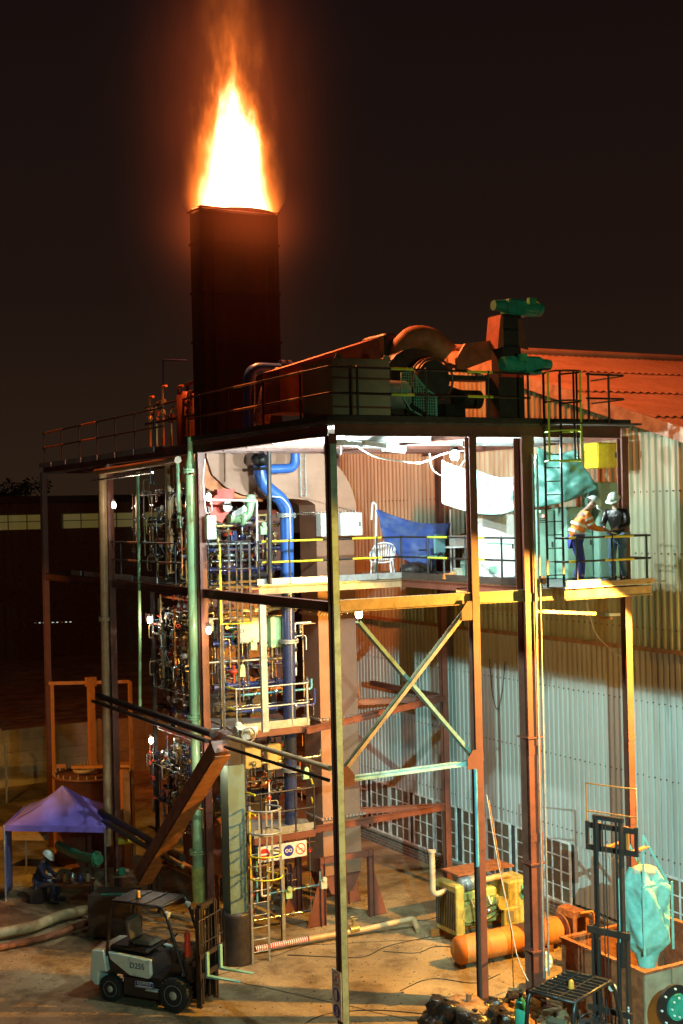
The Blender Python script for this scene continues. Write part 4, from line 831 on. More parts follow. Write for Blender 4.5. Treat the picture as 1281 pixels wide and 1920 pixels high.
# ================================================================ CABINETS AND BOXES ON THE DECK
def cab(name, label, a, b, m, cat='cabinet', extra=None):
    t = thing(name, label, cat, ((a[0] + b[0]) / 2, (a[1] + b[1]) / 2, a[2]))
    q = MB(); q.rbox(a, b, .015); q.build('enclosure', m, t)
    q = MB(); q.box((a[0] + .03, a[1] - .015, a[2] + .03), (b[0] - .03, a[1] - .003, b[2] - .03)); q.build('door', m, t)
    q = MB(); q.box((b[0] - .1, a[1] - .04, (a[2] + b[2]) / 2 - .06), (b[0] - .07, a[1] - .016, (a[2] + b[2]) / 2 + .06)); q.build('handle', M_dark, t)
    if extra: extra(t, a, b)
    return t
M_mint = mat('mint_panel', (.26, .46, .36), .5, 0, .1, 3)
def vents(t, a, b):
    q = MB()
    for k in range(2):
        q.bar((a[0] + .1, a[1] - .02, a[2] + .45 + k * .4), (b[0] - .05, a[1] - .02, a[2] + .40 + k * .4), .012, .02)
    q.build('slot', M_teal, t); q = MB(); q.box((a[0] + .15, a[1] - .02, a[2] + .12), (a[0] + .38, a[1] - .016, a[2] + .3)); q.build('plate', M_mint, t)
cab('white_cabinet', 'tall white cabinet glaring between the second and the thick column', (5.92, 3.5, 8.44), (6.85, 4.1, 9.95), M_white, extra=vents)
def lights(t, a, b):
    for k, (m, dx, dz) in enumerate(((glow('red_indicator', (1, .05, .05), 6), .22, -.15), (glow('green_indicator', (.3, 1, .7), 3), .12, -.04))):
        q = MB(); q.ball((a[0] + dx, a[1] - .03, b[2] + dz), .028, 8); q.build('indicator_lamp', m, t)
    q = MB()
    for k in range(3): q.box((a[0] + .06, a[1] - .02, b[2] - .22 - k * .04), (a[0] + .3, a[1] - .016, b[2] - .2 - k * .04))
    q.build('switch_row', M_dark, t)
cab('control_cabinet', 'mint green control cabinet with red indicator lamp behind the thick column', (6.55, 2.3, 8.44), (7.1, 2.8, 10.05), M_mint, extra=lights)
cab('mint_cabinet', 'wide mint green cabinet behind the two people', (7.15, 1.9, 8.44), (7.9, 2.5, 10.1), M_mint)
cab('tall_mint_cabinet', 'tallest mint green cabinet beside the dark jacketed person', (7.92, 1.7, 8.44), (8.55, 2.3, 10.65), M_mint)
cab('yellow_switch_box', 'yellow box hanging high behind the caged ladder', (7.25, .9, 10.95), (7.85, 1.35, 11.52), M_yellow, 'switch box')
for k, (px_, w_) in enumerate(((3.42, .30), (3.98, .62))):
    cab('white_switch_box', ['narrow white switch box on the duct left of the near column', 'wide white switch box on the duct right of the near column'][k], (px_, 6.85, 9.5), (px_ + w_, 7.12, 10.08), M_white, 'switch box')
# ---------------------------------------------------------------- chairs, desk
M_plas = mat('white_plastic', (.66, .68, .72), .4, 0, .05, 6)
t = thing('plastic_chair', 'white plastic garden chair with slatted round back before the blue tarp', 'chair', (4.95, 6.5, 8.435), R(-40))
q = MB(); q.grid(8, 8, lambda u, v: (-.22 + .44 * u, -.2 + .42 * v, .42 - .03 * math.sin(math.pi * u)), .03); q.build('seat', M_plas, t, True)
q = MB()
for k in range(9):
    a = -1 + k * .25; x = .21 * a; q.bar((x, .2, .42), (x * 1.3, .28, .82 - .07 * a * a), .035, .015, up=(0, 1, 0))
q.tube([(-.26, .2, .45), (-.30, .27, .7), (-.2, .29, .83), (0, .3, .87), (.2, .29, .83), (.30, .27, .7), (.26, .2, .45)], .022, 8, bend=.06); q.build('backrest', M_plas, t, True)
for s in (-1, 1):
    q = MB(); q.tube([(s * .28, .26, .66), (s * .29, 0, .64), (s * .28, -.2, .6), (s * .26, -.23, .42)], .024, 8, bend=.08); q.build('armrest', M_plas, t, True)
    for y in (-.2, .22): q = MB(); q.bar((s * .23, y, .42), (s * .27, y * 1.15, 0), .05, .035); q.build('leg', M_plas, t, True)
M_fab = mat('teal_grey_fabric', (.12, .27, .30), .8, 0, .1, 8)
t = thing('office_chair', 'teal grey office chair in front of the blue tarp, turned to the desk', 'chair', (6.15, 6.1, 8.435), R(200))
q = MB(); q.rbox((-.24, -.24, .44), (.24, .24, .52), .04); q.build('seat', M_fab, t, True)
q = MB(); q.rbox((-.22, .24, .56), (.22, .30, 1.05), .05); q.build('backrest', M_fab, t, True)
q = MB(); q.cyl((0, 0, .1), (0, 0, .44), .03, n=8); q.bar((0, .2, .46), (0, .3, .6), .05, .02); q.build('column', M_black, t, True)
for k in range(5):
    a = 2 * math.pi * k / 5; q = MB(); q.bar((0, 0, .12), (.3 * math.cos(a), .3 * math.sin(a), .07), .04, .03); q.ball((.3 * math.cos(a), .3 * math.sin(a), .03), .03, 8); q.build('base_arm', M_black, t, True)
for s in (-1, 1): q = MB(); q.tube([(s * .26, .1, .48), (s * .29, .1, .66), (s * .29, -.15, .66)], .018, 6, bend=.05); q.build('armrest', M_black, t, True)
t = thing('white_desk', 'small white topped desk right of the office chair', 'desk', (6.9, 5.9, 8.435))
q = MB(); q.box((6.5, 5.6, 9.13), (7.5, 6.2, 9.17)); q.build('desk_top', M_white, t)
for x in (6.55, 7.42):
    for y in (5.65, 6.12): q = MB(); q.bar((x, y, 8.435), (x, y, 9.13), .035); q.build('leg', M_galv, t)
def smallbox(name, label, c, sz, m, cat='box', rz=0, lid=None):
    t = thing(name, label, cat, c, rz)
    q = MB(); q.rbox((-sz[0] / 2, -sz[1] / 2, 0), (sz[0] / 2, sz[1] / 2, sz[2]), .012); q.build('body', m, t, True)
    q = MB(); q.rbox((-sz[0] / 2 - .008, -sz[1] / 2 - .008, sz[2] * .82), (sz[0] / 2 + .008, sz[1] / 2 + .008, sz[2] + .008), .01); q.build('lid', lid or m, t, True)
    return t
smallbox('white_box', 'white box standing on the desk top', (6.85, 5.85, 9.17), (.42, .3, .26), M_white)
smallbox('cool_box', 'white and mint cool box on the deck under the desk', (7.0, 5.5, 8.435), (.5, .36, .36), M_white, 'cool box', lid=M_mint)
smallbox('small_carton', 'small beige carton beside the office chair', (6.45, 5.3, 8.435), (.22, .2, .2), M_beige, 'carton')
t = thing('bucket', 'pale bucket on the deck beside the desk', 'bucket', (6.6, 5.2, 8.435)); q = MB(); q.lathe((0, 0, 0), (0, 0, 1), [(.11, 0), (.14, .3), (.15, .3)], 16); q.build('bucket_body', M_mint, t, True); q = MB(); q.tube([(-.14, 0, .28), (-.1, 0, .42), (.1, 0, .42), (.14, 0, .28)], .006, 5, bend=.1); q.build('handle', M_chrome, t, True)
for k, (p_, lab) in enumerate((((5.22, 3.9, 8.435), 'glowing orange hose coil at the deck edge before the office chair'), ((5.3, .55, 8.435), 'glowing orange hose coil at the foot of the thick column'))):
    t = thing('orange_hose_coil', lab, 'hose', p_, group='orange hose coils'); q = MB()
    q.tube([((.15 - .004 * k2 / 10) * math.cos(k2 * .42), .13 * math.sin(k2 * .42), .03 + .0022 * k2) for k2 in range(60)], .022, 6); q.build('coil', M_orange, t, True); q = MB(); q.ball((.1, 0, .16), .05); q.build('end_cap', M_orange, t, True)
t = thing('sack_heap', 'slumped dark sack on the deck under the blue tarp', 'sack', (5.95, 6.6, 8.435)); q = MB(); q.ball((0, 0, .16), .3, 14, (1.4, .8, .62)); q.ball((.3, .05, .1), .2, 12, (1.1, .8, .6)); q.build('sack_body', M_dark, t, True)
# cables drooping
def cable(label, pts, r=.014, m=None, bend=.3, name='hanging_cable', group='hanging cables'):
    q = MB(); P = [Vector(p) for p in pts]; q.tube(pts, r, 6, bend=bend); o = q.build(name, m or M_cable)
    for v in o.data.vertices: v.co -= P[0]
    o.location = P[0]; return tag(o, label, 'cable', group)
cable('pale cables looping down past the right hand column from the lamp arm', [(7.35,1.5,7.91), (7.56,1.5,7.17), (8.33,1.5,6.56), (9.14,1.5,6.63), (9.5,1.5,7.55)])
cable('pale power cable drooping under the upper deck between the first two columns', [(0.8,1,11.65), (1.53,1,11.19), (2.68,1,11.05), (3.21,1,11.28), (3.72,1,11.33)], .016, M_white)
cable('thin wires hanging from the floodlight across the pale tarp', [(3.53,2,11.33), (3.56,2,10.98), (3.86,2,10.8), (4.28,2,10.98), (4.57,2,11.33)], .01, M_white)
cable('twin pale hoses leaning down beside the second column to the ground', [(3.18,-0.35,4.39), (3.27,-0.5,3.23), (3.49,-0.6,1.95), (3.52,-0.8,1.15), (3.62,-1,0.77)], .010)
cable('reddish hose leaning down beside the second column', [(3.26,-0.3,4.26), (3.39,-0.5,2.79), (3.6,-0.5,1.69), (4.71,1,-0.15)], .014, M_orange)
cable('white cable looping down left of the red blower', [(-0.05,5.93,11.39), (-0.05,6.08,10.91), (-0.05,5.94,10.11), (-0.05,5.57,10.17), (-0.05,5.62,10.41)], .014, M_white)
cable('thin wire hung in a long U on the lower cladding', [(8.6,7.14,6.07), (8.6,7.05,5.15), (8.6,6.83,4.63), (8.6,6.57,5.2), (8.6,6.42,6.06)], .01, M_dark)
t = thing('lamp_outrigger', 'level tan arm with a lamp head reaching to the right hand column', 'lamp arm', (6, 1.0, 7.6))
q = MB(); q.bar((5.1,0.6,7.9), (7.36,0.6,7.7), .07, .07); q.build('arm', M_tan, t); q = MB(); q.bar((7.09,0.5,7.71), (7.46,0.5,7.7), .12, .06); q.build('lamp_head', M_white, t); q = MB(); q.bar((6.91,0.5,7.66), (7.18,0.5,7.63), .14, .05); q.build('shade', M_orange, t)

# added off-camera plates that cut the floodlight beams to a hard edge
t = thing('added_beam_cutoff', 'added unseen visor shading the lower roof floodlight', 'light blocker', (-6.0, -19.8, 10.0))
q = MB(); q.box((-6.01, -20.95, 10.057), (-5.99, -18.45, 11.2)); q.build('blocker', M_black, t)
t = thing('added_beam_screen', 'added unseen screen in front of the upper roof floodlight', 'screen', (-6.0, -24, 8.8))
q = MB(); q.box((-6.01, -25.2, 8.3), (-5.99, -22.9, 9.51)); q.build('screen_panel', M_black, t)

# ================================================================ FORKLIFTS
M_fpan = mat('forklift_pale_paint', (.66, .84, .73), .35, 0, .08, 5, .05, coat=.4, second=(.30, .38, .28), amt=.33)
M_fdk = mat('forklift_dark_body', (.035, .025, .022), .4, 0, .2, 4)
M_rim = mat('wheel_rim_paint', (.50, .56, .48), .45, 0, .15, 6)
M_seat = mat('seat_vinyl', (.14, .11, .07), .55, 0, .1, 8)
M_amber = mat('amber_plastic', (.85, .40, .05), .3)
def text(name, s, loc, size, m, parent, rx=R(90), rz=0, ext=.003, align='CENTER'):
    c = bpy.data.curves.new(name, 'FONT'); c.body = s; c.size = size; c.extrude = ext; c.align_x = align; c.align_y = 'CENTER'
    o = bpy.data.objects.new(name, c); o.location = loc; o.rotation_euler = (rx, 0, rz); col.objects.link(o); c.materials.append(m); bpy.context.view_layer.update(); me = bpy.data.meshes.new_from_object(o.evaluated_get(bpy.context.evaluated_depsgraph_get())); o2 = bpy.data.objects.new(name, me); o2.location = loc; o2.rotation_euler = (rx, 0, rz); bpy.data.objects.remove(o); col.objects.link(o2); o2.parent = parent; return o2
def wheel(t, x, y, r, w, side):
    q = MB(); q.lathe((x, y - w / 2, r), (0, 1, 0), [(r * .62, 0), (r * .93, 0), (r, w * .12), (r, w * .88), (r * .93, w), (r * .62, w)], 30)
    for k in range(22):
        a = 2 * math.pi * k / 22
        for s in (-1, 1): M = Matrix.Translation((x + r * math.sin(a), y + s * w * .27, r + r * math.cos(a))) @ Matrix.Rotation(a, 4, 'Y') @ Matrix.Rotation(s * .35, 4, 'Z'); q.box((-.022, -w * .21, -.012), (.022, w * .21, .012), M)
    ty = q.build('wheel', M_rubber, t, True)
    q = MB(); o = side * w / 2; q.lathe((x, y + o - side * .03, r), (0, side, 0), [(r * .64, .02), (r * .60, .035), (r * .55, .0), (r * .30, -.02), (r * .26, .03), (0, .035)], 24); q.build('rim', M_rim, ty, True)
    q = MB()
    for k in range(6): a = k * math.pi / 3; q.cyl((x + r * .38 * math.cos(a), y + o - side * .04, r + r * .38 * math.sin(a)), (x + r * .38 * math.cos(a), y + o, r + r * .38 * math.sin(a)), .024, n=6)
    q.build('wheel_nuts', M_dark, ty, True)
def forklift(label, loc, rz, mast_h, inner_h, fork_z, guard='plate', panel=M_fpan):
    t = thing('forklift_truck', label, 'forklift', loc, rz)
    for s in (-1, 1): wheel(t, .80, s * .46, .35, .23, s); wheel(t, -.80, s * .44, .27, .17, s)
    # chassis with wheel arches (profile along x,z), extruded across
    q = MB(); pr = [(-1.25, .38), (-1.13, .32), (-1.1, .58), (-.5, .58), (-.46, .20), (.38, .20), (.42, .55), (.62, .80), (.95, .82), (1.12, .62), (1.18, .62), (1.16, .95), (.72, 1.0), (.55, .62), (.2, .60), (.1, .95), (-.95, 1.08), (-1.2, .95)]
    q.prism(pr, -.42, .42, 'y'); q.build('chassis', M_fdk, t, True)
    q = MB(); q.prism([(-1.32, .45), (-1.2, .30), (-1.1, .30), (-1.08, .60), (-.86, .62), (-.94, 1.08), (-1.26, 1.06)], -.53, .53, 'y'); q.build('counterweight', panel, t, True, bevel=.03)
    for s in (-1, 1):
        q = MB(); q.prism([(-.84, 1.06), (-.78, .90), (-.30, .62), (.18, .60), (.24, .68), (.22, 1.0), (-.1, 1.03)], *sorted((s * .43, s * .53)), 'y'); q.build('side_panel', panel, t, True, bevel=.02)
        q = MB(); q.prism([(-.45, .20), (.40, .20), (.44, .34), (.12, .36), (.10, .58), (-.30, .58), (-.45, .56)], *sorted((s * .425, s * .52)), 'y'); q.build('step_panel', M_fdk, t, True)
        q = MB(); q.box((.12, min(s * .43, s * .56), .36), (.42, max(s * .43, s * .56), .385)); q.build('step_plate', M_rim, t, True)
    q = MB(); q.rbox((-.9, -.36, 1.05), (.05, .36, 1.16), .04); q.build('engine_hood', M_fdk, t, True)
    q = MB(); q.rbox((-.42, -.24, 1.16), (.08, .24, 1.27), .05); q.build('seat', M_seat, t, True)
    q = MB(); q.rbox((-.10, -.23, 0), (.02, .23, .52), .07, Matrix.Translation((-.42, 0, 1.22)) @ Matrix.Rotation(-.22, 4, 'Y')); q.build('seat_backrest', M_seat, t, True)
    q = MB(); q.cyl((.72, 0, 1.0), (.45, 0, 1.32), .03, n=8); q.ring((.43, 0, 1.34), (-.62, 0, .75), .17, .016, 20, 6); q.build('steering_wheel', M_black, t, True)
    q = MB(); q.rbox((.62, -.36, .9), (.92, .36, 1.22), .05); q.build('dashboard', M_fdk, t, True)
    # guard: four posts and a roof
    for s in (-1, 1):
        q = MB(); q.tube([(1.02, s * .45, .75), (.62, s * .44, 1.90), (.50, s * .43, 2.10), (.35, s * .43, 2.12)], .035, 8, bend=.12); q.build('guard_post', M_black, t, True)
        q = MB(); q.tube([(-.92, s * .45, .95), (-.78, s * .44, 2.0), (-.70, s * .43, 2.12)], .038, 8, bend=.1); q.build('guard_post', M_black, t, True)
    q = MB(); q.tube([(-.75, -.43, 2.12), (.50, -.43, 2.12), (.50, .43, 2.12), (-.75, .43, 2.12)], .03, 8, closed=True)
    if guard == 'plate':
        q.box((-.75, -.43, 2.125), (.45, .43, 2.14))
        for x in (-.35, .05): q.box((x, -.43, 2.14), (x + .04, .43, 2.165))
    else:
        for k in range(9): x = -.68 + k * .14; q.bar((x, -.43, 2.13), (x, .43, 2.13), .03, .045)
        for y in (-.15, .15): q.bar((-.75, y, 2.155), (.5, y, 2.155), .02, .02)
    q.build('overhead_guard', M_black, t, True)
    q = MB(); q.cyl((-.30, -.12, 2.16), (-.30, -.12, 2.27), .05, .042, 14); q.ball((-.30, -.12, 2.27), .042, 10); b_ = q.build('beacon', M_amber, t, True); q = MB(); q.cyl((-.30, -.12, 2.14), (-.30, -.12, 2.165), .06, n=14); q.build('beacon_base', M_black, b_, True)
    for s in (-1, 1):
        q = MB(); q.cyl((.56, s * .40, 1.98), (.64, s * .40, 1.96), .055, .065, 14); q.build('headlight', M_rim, t, True)
        q = MB(); q.tube([(1.15, s * .1, .7), (1.22, s * .12, 1.3), (1.18, s * .16, 1.7), (1.24, s * .18, 1.0)], .012, 6, bend=.2); q.build('hydraulic_hose', M_black, t, True)
    q = MB(); q.tube([(.6, -.1, 1.2), (.55, -.14, 1.42)], .01, 5); q.tube([(.62, -.2, 1.2), (.56, -.24, 1.4)], .01, 5); q.ball((.55, -.14, 1.43), .022, 8); q.ball((.56, -.24, 1.41), .022, 8); q.build('control_levers', M_black, t, True)
    # mast
    def rails(y, h0, h1, w=.07, dx=0, m=M_fdk):
        for s in (-1, 1): q = MB(); q.ch((1.30 + dx, s * y, h0), (1.30 + dx, s * y, h1), .11, w * .7, .018, up=(1, 0, 0), side=-s); q.build('mast_rail', m, t, True)
    rails(.36, .08, mast_h); rails(.28, .10 + inner_h - mast_h, inner_h)
    for a_, b_3 in (((1.20, -.42, mast_h - .12), (1.26, .42, mast_h)), ((1.20, -.44, mast_h * .45), (1.245, .44, mast_h * .45 + .1)), ((1.27, -.30, inner_h - .08), (1.34, .30, inner_h))): q = MB(); q.box(a_, b_3); q.build('mast_crossbar', M_fdk, t, True)
    for s in (-1, 1):
        q = MB(); q.cyl((1.22, s * .2, .15), (1.22, s * .2, mast_h - .2), .04, n=10); q.cyl((1.22, s * .2, mast_h - .2), (1.22, s * .2, inner_h - .05), .022, n=8); q.build('lift_cylinder', M_black, t, True)
        q = MB(); q.tube([(.95, s * .3, .8), (1.25, s * .34, 1.15)], .03, 8); q.build('tilt_cylinder', M_black, t, True)
    q = MB(); q.tube([(1.2, 0, .3), (1.2, 0, inner_h - .05)], .012, 5); q.tube([(1.2, .06, .3), (1.2, .06, inner_h - .05)], .012, 5); q.build('lift_chain', M_dark, t, True)
    # carriage, load backrest and forks
    z = fork_z
    q = MB()
    q.box((1.40, -.52, z + .02), (1.44, .52, z + .12)); q.box((1.40, -.52, z + .42), (1.44, .52, z + .52))
    for s in (-1, 1): q.box((1.395, s * .24 - .035, z + .02), (1.445, s * .24 + .035, z + .52)); q.box((1.395, s * .49 - .03, z + .02), (1.445, s * .49 + .03, z + .54))
    q.build('carriage', M_fdk, t, True)
    q = MB(); q.tube([(1.42, -.5, z + .5), (1.42, -.5, z + 1.22), (1.42, .5, z + 1.22), (1.42, .5, z + .5)], .018, 8); q.tube([(1.42, -.5, z + .72), (1.42, .5, z + .72)], .014, 6)
    if guard == 'plate':
        for k in range(7): q.bar((1.42, -.42 + k * .14, z + .5), (1.42, -.42 + k * .14, z + 1.22), .022, .012)
    q.build('load_backrest', M_fdk if guard == 'plate' else M_orange, t, True)
    for s in (-1, 1):
        q = MB(); q.box((1.45, s * .27 - .05, z), (1.49, s * .27 + .05, z + .52)); q.prism([(1.49, z), (2.25, z), (2.25, z + .012), (1.49, z + .045)], s * .27 - .05, s * .27 + .05, 'y'); q.build('fork', mat_fork if guard == 'plate' else M_orange, t, True)
    return t
mat_fork = mat('fork_pale_paint', (.25, .55, .48), .4, 0, .12, 6)
f1 = forklift('small forklift with pale green side panels parked at the lower left, forks half raised', (-2.02, 4.66, G), R(-54), 2.15, 2.2, .72)
text('model_lettering', 'D25S', (-.10, -.5345, .84), .17, M_black, f1)
q = MB(); q.box((-.16, -.526, .40), (.30, -.522, .54)); pl = q.build('supplier_plate', mat('plate_blue', (.03, .05, .22), .4), f1, True)
q = MB(); q.tube([(-.15, -.528, .41), (.29, -.528, .41), (.29, -.528, .53), (-.15, -.528, .53)], .006, 4, closed=True); q.build('plate_border', M_white, f1, True)
text('plate_lettering', 'EQUIPMENT', (.07, -.5275, .487), .065, M_white, pl); q = MB(); q.box((-.12, -.5275, .425), (.26, -.5265, .445)); q.build('plate_strip', M_white, pl, True)
q = MB(); q.cyl((1.05, -.36, 1.15), (1.05, -.36, 1.6), .065, n=14); q.ball((1.05, -.36, 1.6), .062, 10); q.build('fire_extinguisher', M_red, f1, True)
f2 = forklift('second forklift with barred guard and tall raised mast lifting a bulk bag over the skip', (2.24, -4.17, G), R(21), 2.75, 4.75, 4.05, 'bars', M_fdk)
for k in range(8): q = MB(); q.box((1.232, -.375, 1.02 + k * .055), (1.236, -.345, 1.06 + k * .055)); q.build('mast_decal', M_white, f2, True)
# ---------------------------------------------------------------- bulk bag
t = thing('bulk_bag', 'bright turquoise bulk bag hanging from the raised forks above the skip', 'bulk bag', (4.62, -3.32, 3.05))
def bagf(u, v):
    a = 2 * math.pi * u; k = 4.0; c_, s_ = math.cos(a), math.sin(a); r = (abs(c_) ** k + abs(s_) ** k) ** (-1 / k)
    z = 1.55 * v; w_ = (.33 + .05 * math.sin(math.pi * v) + .018 * math.sin(8 * v + 5 * a) + .010 * math.sin(19 * v - 7 * a) + .005 * math.sin(37 * v + 13 * a)) * (1 - .45 * max(0, .14 - v) / .14) * (1 - .35 * max(0, v - .82) / .18)
    return (w_ * r * c_ + .02 * math.sin(11 * v + a * 2), w_ * r * s_ + .02 * math.sin(7 * v + 3 * a), -1.25 + z + .03 * math.sin(a * 3) * v)
M_bag = mat('turquoise_woven_bag', (.22, .52, .46), .7, 0, .15, 6, 1.0, 5)
q = MB(); q.grid(64, 44, bagf); q.build('bag_body', M_bag, t, True)
q = MB(); q.ball((0, 0, .26), .26, 12, (1, 1, .45)); q.build('bag_mouth', mat('bag_lining', (.55, .50, .36), .7), t, True)
q = MB(); q.cyl((0, 0, -1.5), (.02, 0, -1.22), .16, .24, 12); q.build('discharge_spout', M_bag, t, True)
for sx_ in (-1, 1):
    for sy_ in (-1, 1): q = MB(); q.bar((sx_ * .30, sy_ * .30, .05), (-.30 - .06 * sy_, .22 * sy_ - .04, 1.0), .05, .012, up=(0, 1, 0)); q.bar((sx_ * .345, sy_ * .345, -1.15), (sx_ * .345, sy_ * .345, .1), .05, .012, up=(0, 1, 0)); q.build('lifting_strap', M_bag, t, True)
# ---------------------------------------------------------------- skip
t = thing('waste_skip', 'rusty steel waste skip with bright rim at the lower right corner', 'skip', (5.9, -1.8, G))
M_sk = mat('skip_side_paint', (.30, .28, .20), .6, 0, .2, 2, .1)
x0, x1, y0, y1, z1 = 4.85, 7.6, -3.0, -.5, 1.25
for a, b, m in (((x0, y0, G), (x1, y0 + .04, z1), M_sk), ((x0, y1 - .04, G), (x1, y1, z1), M_rust), ((x0, y0 + .04, G), (x0 + .04, y1 - .04, z1), M_rust), ((x1 - .04, y0 + .04, G), (x1, y1 - .04, z1), M_rust)): q = MB(); q.box(a, b); q.build('side_wall', m, t)
for a, b in (((x0 - .03, y0 - .03, z1), (x1 + .03, y0 + .08, z1 + .05)), ((x0 - .03, y1 - .08, z1), (x1 + .03, y1 + .03, z1 + .05)), ((x0 - .03, y0 + .08, z1), (x0 + .08, y1 - .08, z1 + .05)), ((x1 - .08, y0 + .08, z1), (x1 + .03, y1 - .08, z1 + .05))): q = MB(); q.box(a, b); q.build('rim_bar', M_rust, t)
q = MB(); q.grid(14, 14, lambda u, v: (x0 + .05 + (x1 - x0 - .1) * u, y0 + .05 + (y1 - y0 - .1) * v, .25 + .40 * math.exp(-((u - .4) ** 2 + (v - .45) ** 2) * 7) + .04 * math.sin(17 * u) * math.sin(13 * v))); q.build('ash_fill', mat('ash_heap', (.13, .09, .06), .95, 0, .3, 7, .8, 12), t)
for x in (5.5, 6.6): q = MB(); q.prism([(x, G), (x + .12, G), (x + .05, z1), (x, z1)], y0 - .04, y0 - .002); q.build('side_rib', M_sk, t)
t = thing('valve_wheel', 'teal round cover with bolts at the bottom right corner of the picture', 'valve cover', (4.67,-4,0.99))
q = MB(); q.cyl((0, 0, 0), (0, .06, 0), .40, n=28); q.build('backing_ring', M_black, t, True); q = MB(); q.cyl((.04, -.05, 0), (.04, 0, 0), .24, n=26); q.build('cover_plate', M_teal, t, True)
q = MB()
for k in range(8): a = k * math.pi / 4; q.cyl((.04 + .17 * math.cos(a), -.08, .17 * math.sin(a)), (.04 + .17 * math.cos(a), -.04, .17 * math.sin(a)), .018, n=6); q.cyl((.33 * math.cos(a), -.03, .33 * math.sin(a)), (.33 * math.cos(a), .0, .33 * math.sin(a)), .02, n=8)
q.build('cover_bolts', M_white, t, True)
q = MB(); q.cyl((0, .1, -1.3), (0, .1, 0), .05); q.build('stand', M_black, t, True)
# ================================================================ GENERATOR
t = thing('diesel_generator', 'yellow diesel generator set with silver exhaust muffler on an orange skid', 'generator', (6.4, 4.4, G))
M_gy = mat('generator_yellow', (.44, .37, .10), .5, 0, .28, 5, .1); M_go = mat('generator_olive', (.38, .42, .12), .5, 0, .15, 4)
for y in (3.95, 4.85): q = MB(); q.ch((5.1, y, -.08), (7.9, y, -.08), .16, .08); q.build('skid_rail', M_orange, t)
q = MB(); q.rbox((5.25, 3.95, .0), (5.5, 4.85, 1.22), .05); q.build('radiator', M_gy, t)
q = MB()
for k in range(11): q.box((5.232, 4.03 + k * .075, .15), (5.249, 4.06 + k * .075, 1.05))
q.build('radiator_grille', M_dark, t)
q = MB(); q.rbox((5.6, 4.12, .15), (6.7, 4.68, .72), .05); q.rbox((5.65, 4.2, .72), (6.6, 4.6, .95), .04); q.build('engine_block', M_go, t)
for k in range(4): q = MB(); q.cyl((5.78 + k * .24, 4.1, .78), (5.78 + k * .24, 3.98, .62), .05, n=10); q.ball((5.78 + k * .24, 4.08, .45), .08, 8); q.build('injector', (M_brass, M_gy, M_chrome, M_gy)[k], t)
for k in range(3): q = MB(); q.tube([(5.6, 4.0, .3 + k * .15), (6.0, 3.95, .25 + k * .15), (6.6, 4.0, .4 + k * .12)], .02, 6, bend=.1); q.build('fuel_hose', M_black, t)
q = MB(); q.cyl((6.55, 4.02, .62), (6.55, 3.88, .62), .15, n=18); q.cyl((5.6, 4.02, .5), (5.6, 3.94, .5), .2, n=18); q.build('pulley', M_gy, t)
q = MB(); q.rbox((6.8, 4.0, .35), (7.5, 4.8, 1.08), .05); q.build('alternator_box', M_gy, t)
q = MB(); q.rbox((6.55, 3.85, .02), (7.15, 4.0, .5), .03); q.build('battery_box', M_gy, t); q = MB(); q.box((6.62, 3.835, .18), (6.82, 3.848, .42)); q.build('data_plate', M_galv, t)
q = MB(); q.rbox((7.16, 3.94, .62), (7.4, 3.995, .96), .03); q.build('control_panel', mat('panel_green', (.16, .45, .28), .4), t)
q = MB(); q.cyl((7.2, 3.93, .8), (7.2, 3.90, .8), .08, n=16); q.build('panel_gauge', M_black, t)
q = MB(); q.box((5.9, 4.85, 1.14), (7.6, 5.6, 1.18)); q.build('top_cover', M_rust, t)
q = MB(); q.tube([(4.92, 4.45, 1.98), (4.92, 4.45, .93), (5.6, 4.35, 1.10)], .07, 12, bend=.18); q.cyl((4.92, 4.45, 1.97), (4.92, 4.45, 2.02), .095, n=14); q.build('exhaust_pipe', mat('exhaust_pipe_paint', (.60, .50, .36), .4, .2), t)
q = MB(); q.lathe((5.6, 4.35, 1.10), (1, 0, .03), [(.07, 0), (.17, .05), (.17, .62), (.07, .67)], 20); q.build('muffler', M_galv, t)
q = MB(); q.tube([(6.25, 4.35, 1.12), (7.0, 4.3, 1.15), (7.15, 4.3, 1.0)], .075, 12, bend=.1); q.build('exhaust_inlet', M_tan, t)
t = thing('orange_air_vessel', 'horizontal orange cylindrical tank lying in front of the generator', 'tank', (5.8, 2.7, .1))
q = MB(); q.lathe((4.45, 2.7, .20), (1, 0, 0), [(0, -.12), (.2, -.09), (.31, 0), (.31, 2.75), (.2, 2.84), (0, 2.87)], 26); q.build('tank_shell', M_orange, t)
for x in (4.9, 5.6, 6.4): q = MB(); q.ring((x, 2.7, .20), (1, 0, 0), .31, .012, 26, 5); q.build('weld_band', M_orange, t)
for x in (4.9, 6.8): q = MB(); q.box((x, 2.45, G), (x + .12, 2.95, -.04)); q.build('saddle', M_rust, t)
q = MB(); q.cyl((7.3, 2.7, .2), (7.34, 2.7, .2), .36, n=24); q.build('end_flange', M_rust, t)
t = thing('rusty_hood', 'rusty curved hood with tubular handle at the end of the orange tank', 'hood', (7.7, 2.6, G))
q = MB(); q.prism([(7.42, G), (7.42, .5), (7.5, .62), (7.75, .66), (7.9, .55), (7.9, G), (7.8, G), (7.8, .5), (7.55, .5), (7.52, G)], 2.35, 3.0); q.build('hood_shell', M_rust, t); q = MB(); q.tube([(7.6, 2.3, .62), (7.95, 2.25, .62), (8.0, 2.25, .1)], .03, 8, bend=.08); q.build('handle', M_orange, t)
t = thing('blind_flange', 'round pale flange with a ring of bolts standing beside the thick column foot', 'flange', (5.13,0.55,0.45))
q = MB(); n_ = Vector((-.6, -.75, .28)).normalized(); q.cyl((0, 0, 0), n_ * .04, .235, n=26); q.build('flange_disc', mat('primer_yellow', (.62, .50, .26), .6), t, True)
q = MB(); _, sd, u = frame(n_)
